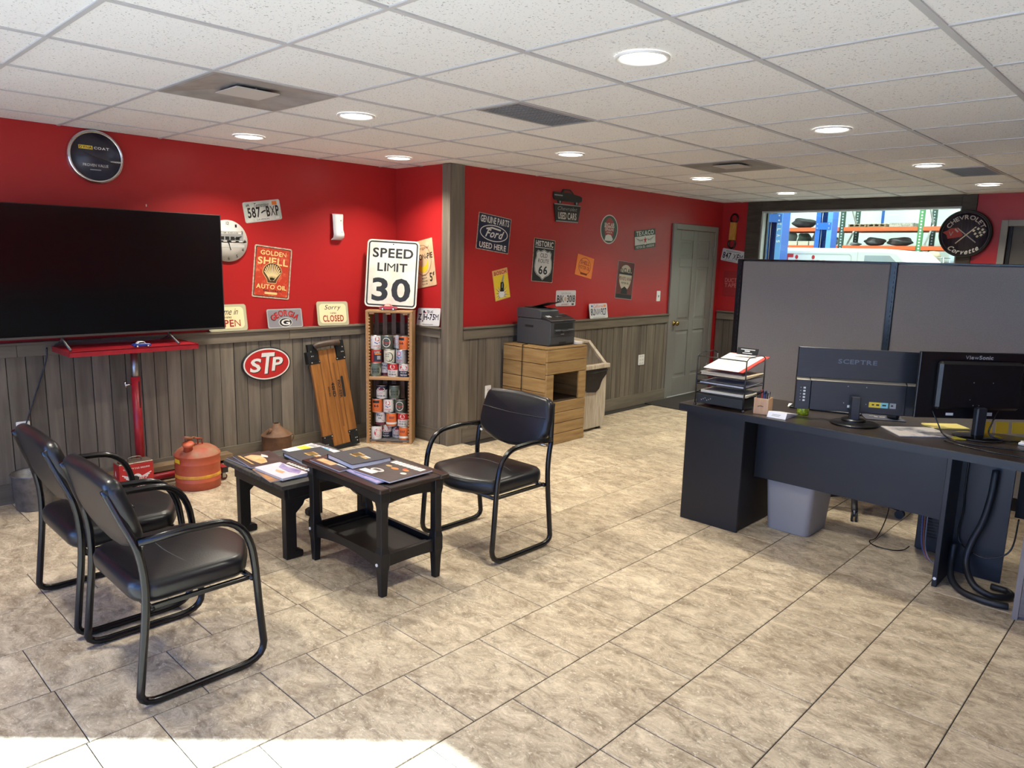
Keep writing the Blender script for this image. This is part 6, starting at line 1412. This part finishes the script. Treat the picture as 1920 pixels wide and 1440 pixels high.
def post(x, y, rot, label):
    t = thing('lift_post', label, 'car lift', (x, y, 0), rot, 'blue car lift posts')
    mb = MB().box(-.14, -.125, -.13, .13, .02, 3.6, LIFT).box(.125, .14, -.13, .13, .02, 3.6, LIFT).box(-.125, .125, .115, .13, .02, 3.6, LIFT)
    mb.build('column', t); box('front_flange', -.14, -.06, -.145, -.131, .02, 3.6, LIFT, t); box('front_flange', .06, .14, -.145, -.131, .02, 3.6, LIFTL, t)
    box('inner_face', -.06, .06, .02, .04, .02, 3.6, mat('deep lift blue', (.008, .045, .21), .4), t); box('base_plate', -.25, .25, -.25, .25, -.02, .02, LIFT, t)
    for z in (2.30,): 
        p = box('cross_plate', -.13, .13, -.165, -.146, z-.06, z+.06, LIFT, t)
        for q in (-.1, .1):
            for w in (-.035, .035): MB().cyl((q, -.165, z+w), (q, -.172, z+w), .012, STEEL, n=8).build('bolt', p)
    for q in (-.05, .055): MB().tube([(q, -.10, .1), (q, -.10, 3.6)], .008, STEEL, 6).build('cable', t)
    return t
p = post(-4.98, 10.95, .0, 'near blue lift post at the left side of the workshop window')
S = Sign('', '', '', None, None, 0, None, root=p); S.warp = lambda v: Vector((v.x, -.1455-v.z, v.y))
for k, ch in enumerate('ATLAS'): S.text(ch, .10, 2.30-.085*k, .035, .055, WHITEP, 1, rot=-PI/2)
S.done()
post(-5.16, 13.35, .0, 'farther blue lift post behind the white van')
# van between the posts
t = thing('van', 'white van with red lettering standing in the workshop', 'van', (-3.98, 12.2, 0))
VW = mat('van white', (.72, .74, .73), .3, coat=.3)
side = [(-1.75, .35), (-1.78, 1.2), (-1.70, 1.84), (-1.5, 1.885), (.45, 1.875), (.62, 1.85), (1.25, 1.25), (1.95, 1.05), (2.05, .8), (2.02, .35)]
b = MB().prism(side, -.85, .85, VW, Matrix(((1, 0, 0, 0), (0, 0, 1, 0), (0, 1, 0, 0), (0, 0, 0, 1)))).build('body', t, .05, 3)
for x in (-1.15, 1.3):
    for y in (-.80, .80):
        w_ = MB().cyl((x, y-.1, .33), (x, y+.1, .33), .33, mat('tyre rubber', (.02, .02, .02), .8), n=28).build('wheel', t); MB().cyl((x, y-.105 if y < 0 else y+.1, .33), (x, y-.1 if y < 0 else y+.105, .33), .19, STEEL, n=20).build('hub_cap', w_)
GLS = mat('van window', (.35, .42, .44), .15)
MB().prism([(.18, 1.3), (.18, 1.78), (.52, 1.78), (.98, 1.33)], -.857, -.851, GLS, Matrix(((1, 0, 0, 0), (0, 0, 1, 0), (0, 1, 0, 0), (0, 0, 0, 1)))).build('side_window', t)
S = Sign('', '', '', None, None, 0, None, root=b); S.warp = lambda v: Vector((v.x, -.8512-v.z, v.y))
PNL = mat('panel line', (.50, .54, .53), .5)
S.ring(rrect(-1.25, .7, -.0, 1.80, .06), rrect(-1.235, .715, -.015, 1.785, .05), PNL, 'panel_line').stroke([(.08, .5), (.08, 1.84)], .01, PNL, 'panel_line').text('Fixium', -.58, 1.64, .85, .30, REDP, 1).done()
# storage racks
RO = mat('rack orange', (.62, .10, .025), .4); RG = mat('rack green', (.06, .20, .07), .45); RDK = mat('rack dark green', (.02, .05, .035), .5)
def rack(x0, x1, y, label, mup, zs, ups=None):
    t = thing('pallet_rack', label, 'rack', (0, 0, 0), 0, 'orange pallet racks')
    for x in (ups or (x0, x1)):
        for yy, mm in ((y-.35, mup), (y+.45, RDK)):
            mb = MB().box(x-.045, x+.045, yy-.02, yy+.02, -.02, 3.6, mm); u = mb.build('upright', t)
            hl = MB()
            for k in range(40): hl.box(x-.014, x+.014, yy-.0212, yy-.0202, 1.3+.055*k, 1.328+.055*k, WHITE if mm is RG else CSV)
            tag(hl.build('hole_strip', u), None, None, None, 'stuff')
        MB().cyl((x, y-.33, 1.75), (x, y+.43, 2.45), .018, WHITE, n=8).build('brace', t); MB().cyl((x, y+.43, 2.45), (x, y-.33, 3.1), .018, WHITE, n=8).build('brace', t)
    for z in zs:
        for yy in (y-.372, y+.472): box('beam', x0+.046, x1-.046, yy-.022, yy+.022, z-.075, z, RO, t)
        box('deck', x0+.05, x1-.05, y-.35, y+.45, z-.012, z-.002, mat('wire deck', (.25, .25, .25), .6), t)
    return t
YR = 15.55
rack(-5.57, -4.15, YR, 'orange pallet rack in the middle of the workshop window', RG, (.9, 2.02, 2.375), (-4.15,))
rack(-8.3, -5.57, YR, 'orange pallet rack at the left behind the blue posts', RDK, (.9, 2.02, 2.375))
rack(-4.15, -1.9, YR, 'orange pallet rack at the right behind the round sign', RG, (.9, 2.02, 2.375), (-1.9,))
tag(box('gauge_strip', -5.30, -5.25, 16.58, 16.60, 2.52, 2.95, LIFT), 'blue strip sign hanging on the workshop back wall', 'strip')
def lump(name, label, cat, x, y, z, a, b, c, m, seed=0, gp=None):
    bm = bmesh.new(); bmesh.ops.create_icosphere(bm, subdivisions=3, radius=1)
    rr = random.Random(seed); ph = [rr.uniform(0, 6) for _ in range(6)]
    for v in bm.verts:
        q = v.co; k = 1+.12*math.sin(4*q.x+ph[0])*math.sin(3*q.y+ph[1])+.10*math.sin(6*q.z+ph[2]+3*q.x)
        v.co = Vector((q.x*a*k, q.y*b*k, max(-1, q.z*1.0)*c*k if q.z > 0 else q.z*c))
    zmin = min(v.co.z for v in bm.verts)
    me = bpy.data.meshes.new(name); bm.to_mesh(me); bm.free(); me.materials.append(m)
    for p in me.polygons: p.use_smooth = True
    o = bpy.data.objects.new(name, me); COL.objects.link(o); o.location = (x, y, z-zmin+.001); return tag(o, label, cat, gp)
z1, z2 = 2.375, 2.02
lump('duffel_bag', 'black duffel bag on the upper rack shelf between the blue posts', 'bag', -6.44, 15.45, z1, .235, .22, .105, mat('bag black', (.015, .015, .017), .6), 1)
lump('roll', 'pink rolled cloth on the upper rack shelf beside the black bag', 'cloth', -6.04, 15.35, z1, .10, .12, .045, mat('pink cloth', (.55, .36, .36), .8), 2)
for k, x in enumerate((-5.28, -4.92)):
    t = thing('pallet', ('left', 'right')[k]+' wooden pallet lying on the upper rack shelf', 'pallet', (x, 15.5, z1+.001), 0, 'pallets on the rack')
    for y in (-.3, 0, .3): box('bottom_board', -.165, .165, y-.04, y+.04, 0, .012, TIM, t)
    for q in (-.15, -.05, .05, .15): box('stringer', q-.015, q+.015, -.34, .34, .012, .05, TIM, t)
    for q in range(4): box('top_board', -.17+.088*q, -.10+.088*q, -.34, .34, .05, .062, mat('pale pallet board', (.42, .34, .24), .7), t)
for k in range(4):
    t = thing('parts_box', 'pale parts box on the lower rack shelf, '+('first', 'second', 'third', 'fourth')[k]+' from the left', 'box', (-6.80+.235*k, 15.30, 2.021), 0, 'parts boxes on the lower shelf')
    PB = mat('pale parts box', (.44, .42, .34), .7)
    for a, b, c, d in ((-.105, .105, -.1, -.092), (-.105, .105, .092, .1), (-.105, -.097, -.092, .092), (.097, .105, -.092, .092)): box('side', a, b, c, d, 0, .085, PB, t)
    box('bottom', -.097, .097, -.092, .092, 0, .008, PB, t)
SCRAP = [mat('scrap grey', (.20, .20, .20), .6), mat('scrap green grey', (.16, .20, .16), .6), mat('scrap maroon', (.20, .09, .08), .6), mat('scrap pale', (.42, .44, .40), .6), mat('scrap dark', (.05, .05, .05), .6)]
for k, (x, z, a, c, mi) in enumerate(((-6.78, z2, .125, .10, 3), (-6.48, z2, .13, .09, 1), (-6.18, z2, .12, .10, 0), (-5.90, z2, .11, .07, 3))):
    lump('car_part', 'grey boxed car part on the lower rack shelf, number %s from the left' % ('one', 'two', 'three', 'four')[k], 'car part', x, 15.62, z, a, .19, c*1.5, SCRAP[mi], 10+k, 'car parts on the lower shelf')
lump('car_part', 'dark tangled car part on the lower shelf of the middle rack', 'car part', -5.02, 15.45, z2, .18, .2, .085, SCRAP[4], 21)
lump('engine_part', 'black engine part with a round cap on the lower shelf left of the green upright', 'car part', -4.55, 15.45, z2, .22, .2, .085, SCRAP[4], 22)
lump('car_part', 'low flat grey parts on the lower shelf of the middle rack', 'car part', -5.36, 15.4, z2, .10, .15, .035, SCRAP[0], 23)
tag(box('tray_of_parts', -4.72, -4.30, 15.25, 15.8, z1+.001, z1+.075, mat('mottled parts', (.16, .15, .13), .7, c2=(.42, .38, .32), scale=30)), 'long low tray of parts on the upper shelf left of the green upright', 'tray')
# cart with a helmet-like tan part
t = thing('wire_cart', 'wire cart standing before the racks with a tan part on it', 'cart', (-3.70, 14.2, 0))
for x in (-.28, .28):
    for y in (-.2, .2): MB().cyl((x, y, -.019), (x, y, 1.80), .009, STEEL, n=8).build('upright', t)
for z in (.5, 1.1, 1.66):
    box('shelf', -.28, .28, -.2, .2, z-.008, z, mat('cart wire', (.3, .3, .3), .5), t)
for z in (1.72, 1.795): MB().tube([(-.28, -.2, z), (.28, -.2, z), (.28, .2, z), (-.28, .2, z)], .006, STEEL, 6, True).build('rail', t)
lump('tan_part', 'tan dome-shaped car part on the wire cart', 'car part', -3.66, 14.2, 1.66, .15, .14, .12, mat('tan plastic', (.34, .28, .19), .6), 31)
pass#, 2.62), (-2.22, 15.9, 2.68), .03, SCRAP[4], n=12).build('wall_camera'), 'dark cylinder fixed on the workshop back wall', 'camera')
